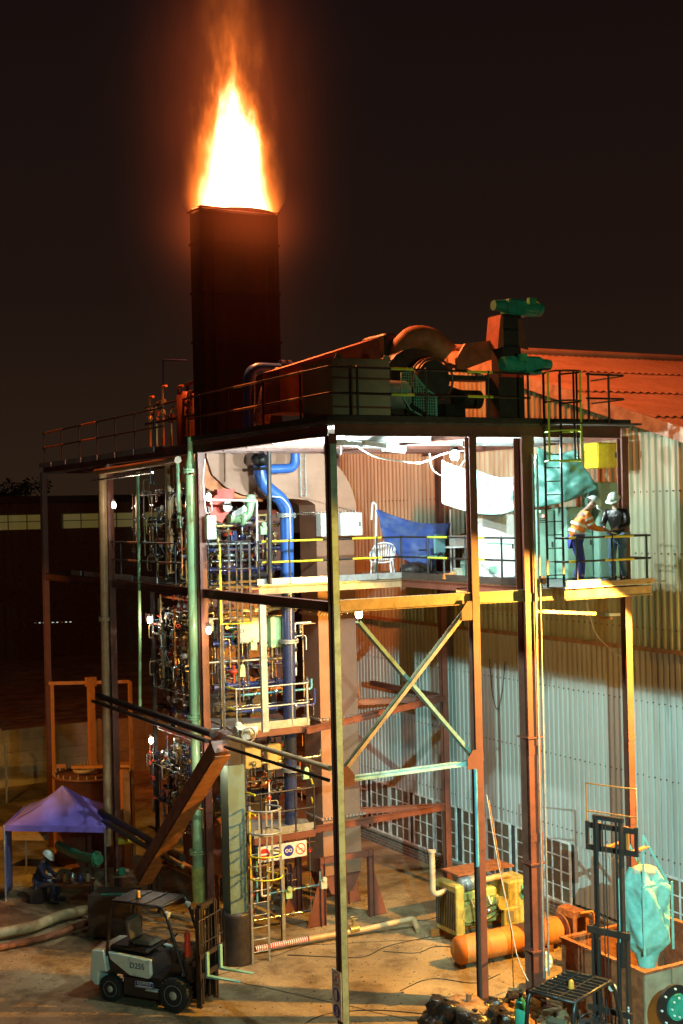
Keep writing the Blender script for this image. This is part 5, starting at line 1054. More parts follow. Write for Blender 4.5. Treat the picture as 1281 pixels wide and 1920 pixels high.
for k in range(12): a = k * math.pi / 6; c = (sd * math.cos(a) + u * math.sin(a)) * .19; q.cyl(c + n_ * .04, c + n_ * .06, .024, n=6)
q.build('flange_bolts', M_white, t, True); q = MB(); q.cyl((0, 0, 0), -n_ * .35, .11, n=14); q.cyl(-n_ * .3, Vector((.2, .25, -1.0)), .05, n=8); q.build('pipe_neck', M_steel, t, True)
# ---------------------------------------------------------------- ground pipes, cylinders, bags
pipe('ground_transfer_pipe', 'tan ground pipe with tee and stub crossing below the near column', [(2.34,5.95,-0.05), (3.94,5.88,-0.05), (5.12,5.68,0.05), (4.99,5.26,-0.12)], .07, M_tan, .08)
t = thing('spiral_sleeve', 'red and white spiral wrapped hose joined to the tan ground pipe', 'hose', (0.99,6.07,-0.08))
a, b = Vector((0.97,6.01,-0.06)), Vector((2.36,5.98,-0.06)); q = MB(); q.tube([a, b], .065, 12); q.build('hose_core', M_red, t)
q = MB(); d_, sd, u = frame(b - a); n = 220; q.tube([a + (b - a) * k / n + (sd * math.cos(k * .72) + u * math.sin(k * .72)) * .066 for k in range(n + 1)], .014, 5); q.build('white_spiral', M_white, t)
t = thing('ground_valve', 'brass gate valve standing on the tan ground pipe right of the near column', 'valve', (3.59,5.97,0))
c = Vector((3.55,5.89,0)); q = MB(); q.cyl(c, c + Vector((0, 0, .25)), .05, n=10); q.ring(c + Vector((0, 0, .27)), (0, 0, 1), .09, .016, 16, 5); q.cyl(c + Vector((-.12, 0, 0)), c + Vector((.12, 0, 0)), .09, n=12); q.build('valve_body', M_brass, t)
pipe('stacked_ground_pipe', 'thick yellow lit pipe lying on the ground at the left edge', [(-4.38,10.34,0), (-3.05,10.41,0), (-2.18,10.94,0), (-1.45,11.05,0)], .13, mat('buried_pipe_paint', (.50, .40, .20), .6, 0, .2, 5), .2)
pipe('stacked_ground_pipe_thin', 'thinner dusty pipe lying below the thick yellow lit pipe', [(-4.58,9.53,-0.1), (-3,9.67,-0.1), (-1.28,10.1,0.05)], .08, M_rust, .3)
for k, (p_, lab) in enumerate((((2.61,-2.11,1.15), 'teal gas cylinder with dark cap at the left front corner of the barred guard'), ((2.69,-3.03,1), 'small teal gas cylinder cut by the bottom edge of the picture'))):
    x, y, z = p_; t = thing('gas_cylinder', lab, 'gas cylinder', (x, y, G), group='teal gas cylinders'); h_ = z - G
    q = MB(); q.lathe((0, 0, 0), (0, 0, 1), [(.11, 0), (.115, .04), (.115, h_ - .35), (.09, h_ - .24), (.04, h_ - .16)], 18); q.build('cylinder_shell', M_teal, t, True)
    q = MB(); q.cyl((0, 0, h_ - .17), (0, 0, h_), .035, n=10); q.ring((0, 0, h_ - .05), (0, 0, 1), .06, .012, 12, 5); q.build('cylinder_valve', M_dark, t, True)
M_gb = mat('garbage_bag_film', (.03, .022, .018), .22, 0, .2, 8, 1.0, 9); M_gb2 = mat('brown_sack_film', (.28, .15, .07), .45, 0, .25, 8, 1.0, 9)
gr = random.Random(4)
def lump(c, r, seed, sz):
    g_ = random.Random(seed); ph = [g_.uniform(0, 6) for _ in range(9)]
    def f(u, v):
        a = 2 * math.pi * u; b_ = math.pi * v; x, y, z = math.sin(b_) * math.cos(a), math.sin(b_) * math.sin(a), math.cos(b_)
        k = 1 + .16 * math.sin(3 * x + ph[0] + 4 * z) + .12 * math.sin(6 * y + ph[1]) + .08 * math.sin(11 * x + 9 * y + ph[2]) + .06 * math.sin(17 * z + 8 * x + ph[3]) + .05 * abs(math.sin(23 * x + 19 * y))
        return (c[0] + r * k * x * sz[0], c[1] + r * k * y * sz[1], c[2] + r * k * z * sz[2])
    return f
for k, (px_, py_, r, m, lab) in enumerate(((2.05, -.75, .33, M_gb, 'black knotted garbage bag at the left end of the rubbish row'), (2.45, -.95, .36, M_gb2, 'brown dusty sack second from the left in the rubbish row'), (2.3, -1.35, .30, M_gb, 'black garbage bag in front of the brown sack'),
        (2.95, -1.0, .30, M_gb, 'shiny black bag in the middle of the rubbish row'), (3.15, -1.45, .30, M_gb2, 'brown torn sack right of the shiny black bag'), (3.45, -1.2, .30, M_gb, 'black bag at the right end of the rubbish row'), (2.75, -1.65, .30, M_gb, 'black bag lowest in the picture in the rubbish row'))):
    r *= 1.3; py_ += .35; t = thing('garbage_bag', lab, 'garbage bag', (px_, py_, G), group='row of garbage bags'); q = MB(); q.grid(26, 18, lump((0, 0, r * .8), r, k, (1.05, .95, .85))); q.build('bag_body', m, t, True)
    q = MB(); q.cyl((0, 0, r * 1.45), (.03, 0, r * 1.75), .03, .07, 8); q.build('knot', m, t, True)

# ================================================================ LEFT YARD AND BACKGROUND
t = thing('canopy_tent', 'purple blue pop up canopy tent over the work area at the left edge', 'canopy', (-1.2, 13.5, G))
A, B = Vector((-2.83,13.73,1.85)), Vector((-0.6,11.97,1.85)); ex = (B - A); ez = Vector((.485, .875, 0)) * 2.4; Cc, Dd = B + ez, A + ez; ap = (A + B + Cc + Dd) / 4 + Vector((0, 0, .85))
M_can = mat('purple_canopy_fabric', (.26, .19, .78), .6, 0, .08, 2, .25, 6)
def canf(P, Q_):
    def f(u, v):
        p = P.lerp(Q_, u).lerp(ap, v); return p + Vector((0, 0, -.10 * math.sin(math.pi * v) - .03 * math.sin(u * 17 + v * 3) * v * (1 - v) * 3 - .05 * math.sin(math.pi * u) * (1 - v)))
    return f
for P, Q_ in ((A, B), (B, Cc), (Cc, Dd), (Dd, A)):
    q = MB(); q.grid(12, 8, canf(P, Q_), .01); q.build('roof_panel', M_can, t); q = MB(); q.bar(P + Vector((0, 0, -.08)), Q_ + Vector((0, 0, -.08)), .012, .16); q.build('valance', M_can, t)
for P in (A, B, Cc, Dd): q = MB(); q.bar(P, Vector((P.x, P.y, G)), .04); q.build('leg', M_galv, t)
q = MB(); q.grid(8, 8, lambda u, v: Vector(A).lerp(Vector(Dd), u * .35) + Vector((.03 * math.sin(u * 12), 0, -.1 - 1.8 * v)), .008); q.build('side_curtain', mat('curtain_film', (.16, .18, .42), .4), t)
# gantry and vessel behind
t = thing('orange_gantry', 'orange goal shaped lifting gantry over the dark red vat', 'gantry', (2.2, 17, G))
g0, g1, g2 = (-0.46,16.95,5.17), (0.65,16.67,5.1), (1.79,16.39,5.09)
for p_, w_ in ((g0, .10), (g1, .22), (g2, .12)): q = MB(); q.bar(p_, (p_[0], p_[1], G), w_, w_ * .8, up=(1, 0, 0)); q.build('post', M_orange, t)
q = MB(); q.bar(Vector(g0) + Vector((-.1, 0, 0)), g2, .10, .10); q.build('cross_bar', M_orange, t)
for p_, s in ((g0, 1), (g2, -1)): q = MB(); d = (Vector(g2) - Vector(g0)).normalized(); c = Vector(p_) + Vector((0, 0, -2.5)); q.bar(c, c + d * .35 * s, .03, .12); q.build('bracket', M_orange, t)
q = MB(); c = Vector(g1); q.cbox(c + Vector((0, 0, .05)), (.3, .2, .28)); q.build('hoist', M_orange, t)
t = thing('dark_red_vat', 'large dark red round vat with pale bolted rim under the orange gantry', 'vat', (0.21,15.43,0.29))
c = Vector((0.6,16.59,2.56)); c2 = (c.x, c.y, G)
q = MB(); q.lathe(c2, (0, 0, 1), [(1.1, 0), (1.1, 2.55), (1.18, 2.56), (1.18, 2.62), (1.0, 2.63), (.0, 2.72)], 34); q.build('vat_shell', M_casing, t)
q = MB()
for k in range(28): a = k * 2 * math.pi / 28; q.cyl((c.x + 1.14 * math.cos(a), c.y + 1.14 * math.sin(a), 2.42), (c.x + 1.14 * math.cos(a), c.y + 1.14 * math.sin(a), 2.52), .025, n=6)
q.build('rim_bolts', M_tan, t)
q = MB(); 
for k in range(5): q.cyl((c.x - .55 + k * .1, c.y - .4, 2.45), (c.x - .55 + k * .1, c.y - .4, 2.85), .015, n=6)
q.ring((c.x - .35, c.y - .4, 2.6), (0, 0, 1), .3, .06, 18, 6); q.build('nozzle_studs', M_tan, t)
t = thing('orange_stanchion', 'wide orange stanchion on the right flank of the dark red vat', 'column', (0.7,14.02,0.52))
a_ = (0.77,14.21,2.88); q = MB(); q.bar(a_, (a_[0], a_[1], G), .34, .2, up=(1, 0, 0)); q.build('stanchion_shaft', M_orange, t); q = MB(); q.bar((-0.41,15.32,2.9), (0.96,14.11,2.97), .12, .08); q.build('stanchion_head', M_orange, t)
# perimeter wall
M_pw = mat('precast_wall', (.30, .25, .18), .9, 0, .2, .8, .3, 6, second=(.16, .13, .10))
t = thing('perimeter_wall', 'precast concrete boundary wall topped with wire in the left background', 'wall', (0, 29, G))
for k in range(9):
    x = -9 + k * 2.0
    q = MB(); 
    for j in range(5): q.box((x + .08, 29.0, G + j * .44), (x + 1.92, 29.05, G + j * .44 + .43))
    q.build('wall_panel', M_pw, t); q = MB(); q.box((x - .08, 28.93, G), (x + .08, 29.1, 2.08)); q.build('wall_post', M_pw, t)
q = MB(); 
for z in (2.2, 2.35, 2.5): q.tube([(-9, 28.95, z), (9, 28.95, z)], .012, 4)
q.build('wire_strand', M_dark, t)
t = thing('cranked_fence_post', 'cranked concrete fence post before the boundary wall at the left edge', 'post', (0.45,26,1.1)); q = MB(); q.tube([((0.47,26,1.87)[0], 26, G), (0.47,26,1.87), (0.35,26,2.04)], .05, 6); q.build('post_shaft', M_conc, t)
# far shed with dim green windows
t = thing('distant_shed', 'distant unlit shed with a band of dim green windows at the left', 'building', (-5, 75, G))
a_, b_2 = Vector((10.97,75,11.3)), Vector((35.85,75,10.87))
q = MB(); q.box((a_.x, 75, G), (b_2.x, 95, a_.z)); q.build('shed_wall', mat('night_wall', (.10, .08, .06), .9), t)
q = MB(); q.prism([(a_.x - .5, a_.z), (b_2.x + .5, a_.z), (b_2.x + .5, a_.z + .5), (a_.x - .5, a_.z + .5)], 74.6, 95.5); q.build('roof_edge', M_black, t)
M_gw = glow('dim_green_window', (.13, .20, .035), .20)
for x0p, x1p in ((-60, 62), (101, 243), (250, 330), (345, 420)):
    p0, p1 = Vector((-5.86,1,19.23)), None
    xa = a_.x + (b_2.x - a_.x) * (x0p + 60) / 580; xb = a_.x + (b_2.x - a_.x) * (x1p + 60) / 580
    q = MB(); q.box((xa, 74.9, 9.35), (xb, 74.97, 10.42)); w_ = q.build('window_band', M_gw, t)
    q = MB()
    for k in range(int((xb - xa) / 1.4) + 1): q.box((xa + k * 1.4, 74.84, 9.35), (xa + k * 1.4 + .06, 74.9, 10.42))
    q.box((xa, 74.85, 9.9), (xb, 74.9, 9.95)); q.build('mullions', M_black, w_)
# tree silhouette
M_leaf = mat('night_leaves', (.045, .05, .025), .8, 0, .2, 6); M_bark = mat('bark', (.09, .06, .04), .9, 0, .2, 6, .5)
def tree(label, p, h, rad, seed):
    g_ = random.Random(seed); t = thing('broadleaf_tree', label, 'tree', (p[0], p[1], G), group='trees beyond the boundary wall')
    q = MB(); q.tube([(0, 0, 0), (.1, .1, h * .3), (0, .2, h * .6)], [.28, .2, .1], 8)
    for k in range(6): a = g_.uniform(0, 6.28); q.tube([(0, .1, h * (.3 + .05 * k)), (rad * .6 * math.cos(a), rad * .6 * math.sin(a), h * (.55 + .06 * k))], [.09, .03], 6)
    q.build('trunk', M_bark, t, True)
    vs = []; fs = []; cl = [(g_.gauss(0, rad * .42), g_.gauss(0, rad * .42), h * g_.uniform(.45, .93)) for _ in range(46)]
    q = MB()
    for c in cl:
        rr = rad * g_.uniform(.18, .34) * (1.15 - .5 * max(0, c[2] / h - .7) / .3)
        for _ in range(75):
            d = Vector((g_.gauss(0, 1), g_.gauss(0, 1), g_.gauss(0, .8))).normalized() * rr * g_.uniform(.5, 1.1); p_ = Vector(c) + d
            a1 = Vector((g_.uniform(-1, 1), g_.uniform(-1, 1), g_.uniform(-1, 1))).normalized() * .16; a2 = a1.cross(Vector((g_.uniform(-1, 1), g_.uniform(-1, 1), g_.uniform(-1, 1)))).normalized() * .10
            q.add([p_ - a1, p_ + a2, p_ + a1, p_ - a2], [(0, 1, 2, 3)])
    q.build('crown', M_leaf, t, True); return t
tree('dark round topped tree against the night sky at the left edge', (20.93,100,12.77), 14.4, 3.6, 3)
tree('lower dark tree hugging the left edge of the picture', (19.39,104,12.89), 13.6, 3.6, 7)
# table with papers, benches, tools under the canopy
def table(label, c, sx_, sy_, h, rz, m):
    t = thing('work_table', label, 'table', (c[0], c[1], G), rz)
    q = MB(); q.box((-sx_ / 2, -sy_ / 2, h - .04), (sx_ / 2, sy_ / 2, h)); q.build('table_top', m, t, True)
    for a in (-1, 1):
        for b in (-1, 1): q = MB(); q.bar((a * (sx_ / 2 - .06), b * (sy_ / 2 - .06), 0), (a * (sx_ / 2 - .06), b * (sy_ / 2 - .06), h - .04), .05); q.build('leg', M_dark, t, True)
    return t
tp = (0.05,11.62,0.55); table('work table strewn with papers just behind the forklift', tp, 1.0, .6, .80, R(-29), M_wood)
smallbox('paper_stack', 'yellowish paper stack at the left of the work table', (tp[0] - .22, tp[1] + .2, .61), (.34, .22, .05), mat('paper', (.75, .62, .38), .8), 'papers', R(-10))
smallbox('carton', 'white and tan carton on the right half of the work table', (tp[0] + .25, tp[1] - .12, .61), (.36, .26, .10), M_white, 'carton', R(-29), lid=M_beige)
smallbox('green_crate', 'green crate standing beside the papers on the work table', (tp[0] - .33, tp[1] - .02, .61), (.16, .14, .16), M_dgreen, 'crate', R(-29))
bp = (-1.48,12.85,0.1); table('low bench with kit under the purple canopy', bp, 1.6, .5, .5, R(-29), M_rust)
for k in range(8):
    p_ = (bp[0] - .7 + .18 * k, bp[1] + .38 - .1 * k, .31); m = (M_brass, M_red, M_white, M_dark, M_orange, M_chrome, M_dblue, M_tan)[k]
    kind = ('brass cylinder', 'red tin', 'white jug', 'dark motor', 'orange tin', 'shiny flask', 'dark blue drum', 'tan tin')[k]
    t = thing('bench_tin', kind + ' standing on the bench under the purple canopy', 'tin', p_); q = MB(); q.lathe((0, 0, 0), (0, 0, 1), [(.06, 0), (.065, .02), (.065, .14 + .03 * (k % 3)), (.03, .18 + .03 * (k % 3)), (.03, .21 + .03 * (k % 3))], 12); q.build('tin_body', m, t, True); q = MB(); q.cyl((0, 0, .2 + .03 * (k % 3)), (0, 0, .24 + .03 * (k % 3)), .035, n=10); q.build('cap', M_dark, t, True)
t = thing('timber_plank', 'pale timber plank lying across trestles behind the canopy', 'plank', (-1.66,16,1.05)); q = MB(); q.bar((-2.67,16.6,1.04), (-1.16,15.4,1.06), .28, .34); q.build('plank_board', M_wood, t)
t = thing('yellow_pipe_stub', 'short yellow pipe stub sticking out beside the slim bright corner pipe', 'pipe', (-0.26,11.12,1.61)); q = MB(); q.tube([(-0.5,11.25,1.6), (0.06,11.17,1.58)], .10, 12); q.build('stub_pipe', M_yellow, t); q = MB(); q.cyl((0.03,11.19,1.58), (0.08,11.16,1.58), .12, n=12); q.build('stub_rim', M_brass, t)
M_mound = mat('sand_mound', (.40, .30, .17), .95, 0, .2, 6, .8, 14)
for k, (p_, sx_, sy_, h_) in enumerate((((-0.41,14.79,-0.1), 2.2, .8, .28), ((1.91,9.57,-0.1), 1.3, .5, .18))):
    q = MB(); q.grid(24, 12, lambda u, v: (p_[0] + (u - .5) * sx_ * 2 * .875 + (v - .5) * sy_, p_[1] - (u - .5) * sx_ * 2 * .485 + (v - .5) * sy_ * 1.8, G - .03 + h_ * math.sin(math.pi * u) * math.sin(math.pi * v) * (1 + .2 * math.sin(u * 31 + v * 17)))); tag(q.build('sand_mound', M_mound), kind='structure')
t = thing('yard_tub', 'dark square tub with teal marks behind the forklift guard', 'tub', (-1.27,9.33,0.9)); c = Vector((-1.33,9.15,0.9)); q = MB(); q.cbox(c + Vector((0, 0, -.5)), (1.1, .8, 1.0), R(-40)); q.build('tub_body', M_dark, t); q = MB(); q.cbox(c + Vector((-.1, -.2, .01)), (.6, .12, .02), R(-30)); q.build('teal_mark', M_teal, t)
# ---------------------------------------------------------------- safety signs
M_sb = mat('sign_blue', (.02, .03, .30), .4); M_sr = mat('sign_red', (.72, .04, .02), .4); M_sw = mat('sign_white', (.80, .78, .74), .45)
def signs(label, o, ux, uz, kinds, cell, nrm):
    ux, uz, nrm = Vector(ux).normalized(), Vector(uz).normalized(), Vector(nrm).normalized(); o = Vector(o)
    t = thing('safety_sign', label, 'sign', o); L_ = cell * len(kinds)
    def P(a, b, d=0): return o + ux * a + uz * b + nrm * d
    q = MB(); q.add([P(0, 0, 0), P(L_, 0, 0), P(L_, cell * 1.15, 0), P(0, cell * 1.15, 0), P(0, 0, .012), P(L_, 0, .012), P(L_, cell * 1.15, .012), P(0, cell * 1.15, .012)], [(0, 3, 2, 1), (4, 5, 6, 7), (0, 1, 5, 4), (1, 2, 6, 5), (2, 3, 7, 6), (3, 0, 4, 7)]); q.build('board', M_sw, t)
    def disc(c, r, d, m, name, r0=0, a0=0, a1=360, sx_=1):
        q = MB(); n = 26; vs = []; 
        for k in range(n + 1):
            a = R(a0 + (a1 - a0) * k / n); vs.append(P(c[0] + r * math.cos(a) * sx_, c[1] + r * math.sin(a), d)); vs.append(P(c[0] + r0 * math.cos(a) * sx_, c[1] + r0 * math.sin(a), d))
        q.add(vs, [(2 * k, 2 * k + 2, 2 * k + 3, 2 * k + 1) for k in range(n)]); q.build(name, m, t)
    for i, k in enumerate(kinds):
        c = (cell * (i + .5), cell * .575); r = cell * .42
        if k == 'stop': disc(c, r, .016, M_sr, 'stop_disc'); q = MB(); q.bar(P(c[0] - r * .7, c[1], .022), P(c[0] + r * .7, c[1], .022), r * .3, .004, up=nrm); q.build('stop_bar', M_sw, t)
        elif k == 'helmet': disc(c, r, .016, M_sb, 'helmet_disc'); disc((c[0], c[1] - r * .15), r * .84, .020, M_sw, 'helmet_symbol', 0, 0, 180); q = MB(); q.bar(P(c[0] - r * .75, c[1] - r * .14, .022), P(c[0] + r * .75, c[1] - r * .14, .022), r * .14, .004, up=nrm); q.build('helmet_brim', M_sw, t)
        elif k == 'goggles':
            disc(c, r, .016, M_sb, 'goggles_disc'); disc((c[0] - r * .36, c[1]), r * .32, .020, M_sw, 'goggle_lens'); disc((c[0] + r * .36, c[1]), r * .32, .020, M_sw, 'goggle_lens')
            disc((c[0] - r * .36, c[1]), r * .2, .023, M_sb, 'goggle_pupil'); disc((c[0] + r * .36, c[1]), r * .2, .023, M_sb, 'goggle_pupil')
        elif k == 'ban':
            disc(c, r, .016, M_sr, 'ban_ring', r * .84); q = MB(); q.bar(P(c[0] - r * .6, c[1] + r * .6, .020), P(c[0] + r * .6, c[1] - r * .6, .020), r * .14, .004, up=nrm); q.build('ban_bar', M_sr, t)
            q = MB(); q.bar(P(c[0] - r * .4, c[1] - r * .1, .018), P(c[0] + r * .4, c[1] + r * .1, .018), r * .12, .003, up=nrm); q.build('cigarette_symbol', M_black, t)
    return t
s0, s1 = Vector((0.75,5.4,1.84)), Vector((2.03,5.4,1.8))
signs('row of four round safety symbols on a white board under the lowest platform', (0.81,5.4,2.11), (1, 0, 0), (0, 0, 1), ('stop', 'helmet', 'goggles', 'ban'), .312, (0, -1, 0))
signs('upright strip of three round safety symbols on the left side of the near column', (-.105, -.14, .45), (0, 0, 1), (0, 1, 0), ('goggles', 'helmet', 'ban'), .31, (-1, 0, 0))

t = thing('distant_strip_lamps', 'short row of tiny bright lamps far off in the dark at the left', 'lamps', (6.09,38.47,5.28))
for k in range(9): q = MB(); a = Vector((5.35,38.88,5.27)).lerp(Vector((6.87,38.04,5.28)), k / 8.5); q.cbox(a, (.09, .03, .025)); q.build('strip_lamp', glow('faint_lamp', (.8, 1, .95), .8) if k % 3 else M_white, t)

# ================================================================ PEOPLE
M_skin = mat('skin', (.22, .12, .08), .5, 0, .05); M_skin2 = mat('skin_light', (.42, .26, .19), .5, 0, .05)
M_hv = mat('hi_vis_orange_cloth', (.95, .25, .03), .6, 0, .12, 9, .3, 14); M_tape = mat('reflective_tape', (.85, .86, .84), .3, .1)
M_bt = mat('blue_work_trousers', (.04, .05, .28), .8, 0, .15, 8, .3, 14); M_lj = mat('black_leather', (.016, .014, .014), .3, 0, .2, 8, .6, 10); M_jn = mat('blue_jeans', (.09, .15, .24), .85, 0, .15, 9, .3, 14)
M_hel = mat('white_helmet_shell', (.62, .72, .68), .3, 0, .05, coat=.5); M_boot = mat('work_boot', (.03, .02, .015), .6); M_dkc = mat('dark_coverall', (.03, .03, .06), .8, 0, .15, 8)
def skin(name, J, E_, m, parent, root=0, sub=2):
    me = bpy.data.meshes.new(name); keys = list(J); ix = {k: i for i, k in enumerate(keys)}
    me.from_pydata([J[k][0] for k in keys], [(ix[a], ix[b]) for a, b in E_], []); me.materials.append(m)
    o = bpy.data.objects.new(name, me); col.objects.link(o); o.parent = parent
    sm = o.modifiers.new('skin', 'SKIN'); sm.use_smooth_shade = True; sm.branch_smoothing = .4
    lay = me.skin_vertices[0].data if me.skin_vertices else None
    if lay is None:
        bm = bmesh.new(); bm.from_mesh(me); bm.verts.layers.skin.verify(); bm.to_mesh(me); bm.free(); lay = me.skin_vertices[0].data
    for i, k in enumerate(keys):
        r = J[k][1]; lay[i].radius = r if isinstance(r, tuple) else (r, r); lay[i].use_root = (i == root)
    ss = o.modifiers.new('subsurf', 'SUBSURF'); ss.levels = sub; ss.render_levels = sub
    return o
def person(label, loc, rz, P, top, trousers, sk, tape=False, size=1.0):
    """P: joint positions in the figure's own frame, x forward, y left"""
    t = thing('person', label, 'person', loc, rz); t.scale = (size, size, size); V_ = {k: Vector(v) for k, v in P.items()}
    mid = lambda a, b, f=.5: tuple(V_[a].lerp(V_[b], f))
    J = {'pelvis': (P['pelvis'], (.11, .13)), 'chest': (P['chest'], (.11, .15)), 'neck': (P['neck'], .055), 'jaw': (mid('neck', 'head', .55), .065), 'head': (P['head'], (.085, .075)), 'crown': (tuple(V_['head'] + (V_['head'] - V_['neck']).normalized() * .09), .06)}
    E_ = [('pelvis', 'chest'), ('chest', 'neck'), ('neck', 'jaw'), ('jaw', 'head'), ('head', 'crown')]
    for s in 'LR':
        J['hip' + s] = (P['hip' + s], .085); J['knee' + s] = (P['knee' + s], .055); J['ank' + s] = (P['ank' + s], .04); J['toe' + s] = (P['toe' + s], .035)
        J['sh' + s] = (P['sh' + s], .062); J['el' + s] = (P['el' + s], .042); J['wr' + s] = (P['wr' + s], .026)
        fd = (V_['wr' + s] - V_['el' + s]).normalized(); sd = fd.cross(Vector((0, 0, 1))).normalized(); up = sd.cross(fd)
        palm = V_['wr' + s] + fd * .055; J['palm' + s] = (tuple(palm), (.030, .018))
        E_ += [('pelvis', 'hip' + s), ('hip' + s, 'knee' + s), ('knee' + s, 'ank' + s), ('ank' + s, 'toe' + s), ('chest', 'sh' + s), ('sh' + s, 'el' + s), ('el' + s, 'wr' + s), ('wr' + s, 'palm' + s)]
        for k, (o_, l_) in enumerate(((-.03, .062), (-.010, .075), (.010, .070), (.030, .055))):
            a = palm + sd * o_ + fd * .035; b = a + fd * l_ * .5 - up * .012; c = b + fd * l_ * .35 - up * .03
            J['f%d%sa' % (k, s)] = (tuple(a), .010); J['f%d%sb' % (k, s)] = (tuple(b), .009); J['f%d%sc' % (k, s)] = (tuple(c), .008); E_ += [('palm' + s, 'f%d%sa' % (k, s)), ('f%d%sa' % (k, s), 'f%d%sb' % (k, s)), ('f%d%sb' % (k, s), 'f%d%sc' % (k, s))]
        a = palm - sd * .035 - fd * .01; b = a - sd * .02 + fd * .035; J['th%sa' % s] = (tuple(a), .012); J['th%sb' % s] = (tuple(b), .009); E_ += [('palm' + s, 'th%sa' % s), ('th%sa' % s, 'th%sb' % s)]
    skin('body', J, E_, sk, t, 0)
    # clothing
    J = {'waist': (tuple(V_['pelvis'] + Vector((0, 0, -.06))), (.15, .185)), 'belly': (mid('pelvis', 'chest', .45), (.145, .175)), 'chest': (P['chest'], (.145, .195)), 'collar': (mid('chest', 'neck', .72), .085)}; E_ = [('waist', 'belly'), ('belly', 'chest'), ('chest', 'collar')]
    for s in 'LR':
        J['sh' + s] = (P['sh' + s], .085); J['el' + s] = (P['el' + s], .066); J['cuff' + s] = (mid('el' + s, 'wr' + s, .9), .046); E_ += [('chest', 'sh' + s), ('sh' + s, 'el' + s), ('el' + s, 'cuff' + s)]
    jk = skin('jacket', J, E_, top, t, 0)
    J = {'pelvis': (P['pelvis'], (.13, .165))}; E_ = []
    for s in 'LR': J['hip' + s] = (P['hip' + s], .11); J['knee' + s] = (P['knee' + s], .082); J['hem' + s] = (mid('knee' + s, 'ank' + s, .92), .066); E_ += [('pelvis', 'hip' + s), ('hip' + s, 'knee' + s), ('knee' + s, 'hem' + s)]
    skin('trousers', J, E_, trousers, t, 0)
    for s in 'LR':
        a, b = V_['ank' + s], V_['toe' + s]; q = MB(); d = (b - a); d.z = 0; d.normalize(); q.tube([a + Vector((0, 0, .05)) - d * .02, a - Vector((0, 0, .02)) - d * .02, a + d * .1 - Vector((0, 0, .035)), b + d * .03 - Vector((0, 0, .0))], [.06, .062, .055, .045], 10); q.build('boot', M_boot, t, True)
    # helmet follows the head axis, face details
    ax = (V_['head'] - V_['neck']).normalized(); fw = Vector((1, 0, 0)) - ax * ax.x; fw = fw.normalized() if fw.length > .01 else Vector((0, 0, -1)); hd = V_['head']
    Mx = Matrix.Translation(hd + ax * .035) @ Matrix((fw, ax.cross(fw), ax)).transposed().to_4x4()
    q = MB(); n = 18; rows = 7; vs = []; fs = []
    for i in range(rows + 1):
        th = math.pi / 2 * i / rows
        for k in range(n): a = 2 * math.pi * k / n; vs.append(Mx @ Vector((.145 * math.cos(th) * math.cos(a), .118 * math.cos(th) * math.sin(a), .125 * math.sin(th))))
    for i in range(rows):
        for k in range(n): fs.append((i * n + k, i * n + (k + 1) % n, (i + 1) * n + (k + 1) % n, (i + 1) * n + k))
    q.add(vs, fs, True); vs = []; fs = []
    for k in range(n):
        a = 2 * math.pi * k / n; e_ = .02 + (.055 if math.cos(a) > .3 else 0) * max(0, math.cos(a))
        vs += [Mx @ Vector((.143 * math.cos(a), .116 * math.sin(a), .002)), Mx @ Vector(((.143 + e_) * math.cos(a), (.116 + e_) * math.sin(a), -.012)), Mx @ Vector(((.143 + e_) * math.cos(a), (.116 + e_) * math.sin(a), -.018))]
    for k in range(n): j = (k + 1) % n; fs += [(3 * k, 3 * k + 1, 3 * j + 1, 3 * j), (3 * k + 1, 3 * k + 2, 3 * j + 2, 3 * j + 1)]
    q.add(vs, fs, True); hm = q.build('helmet', M_hel, t, True); q = MB(); q.tube([Mx @ Vector((.15 * math.cos(a), 0, .128 * math.sin(a))) for a in [math.pi * k / 10 for k in range(11)]], .008, 5); q.build('helmet_ridge', M_hel, hm, True)
    q = MB(); F = Matrix.Translation(hd) @ Matrix((fw, ax.cross(fw), ax)).transposed().to_4x4()
    q.ball(F @ Vector((.092, 0, -.035)), .02, 8, (1, .8, 1.3)); q.ball(F @ Vector((0, .085, -.03)), .022, 8, (.6, .5, 1.2)); q.ball(F @ Vector((0, -.085, -.03)), .022, 8, (.6, .5, 1.2)); q.build('nose_and_ears', sk, t, True)
    q = MB(); q.ball(F @ Vector((.082, .032, -.005)), .012, 8); q.ball(F @ Vector((.082, -.032, -.005)), .012, 8); q.cbox(F @ Vector((.085, 0, -.075)), (.012, .05, .01)); q.build('eyes_and_mouth', M_dark, t, True)
    if tape:
        for f, r in ((.25, .205), (.62, .215)):
            c = V_['pelvis'].lerp(V_['chest'], f); d = (V_['chest'] - V_['pelvis']).normalized(); _, sd, u = frame(d, (1, 0, 0))
            q = MB(); n = 24; vs = []
            for k in range(n): a = 2 * math.pi * k / n; p_ = c + sd * math.cos(a) * r * .93 + u * math.sin(a) * r * .78; vs += [p_ - d * .025, p_ + d * .025]
            q.add(vs, [(2 * k, 2 * ((k + 1) % n), 2 * ((k + 1) % n) + 1, 2 * k + 1) for k in range(n)], True); q.build('reflective_band', M_tape, jk, True)
        for s in 'LR':
            for f in (.35, .7):
                c = V_['sh' + s].lerp(V_['el' + s], f); d = (V_['el' + s] - V_['sh' + s]).normalized(); q = MB(); q.cyl(c - d * .02, c + d * .02, .086 - .012 * f, n=14); q.build('reflective_band', M_tape, jk, True)
    return t
Zd = 8.434
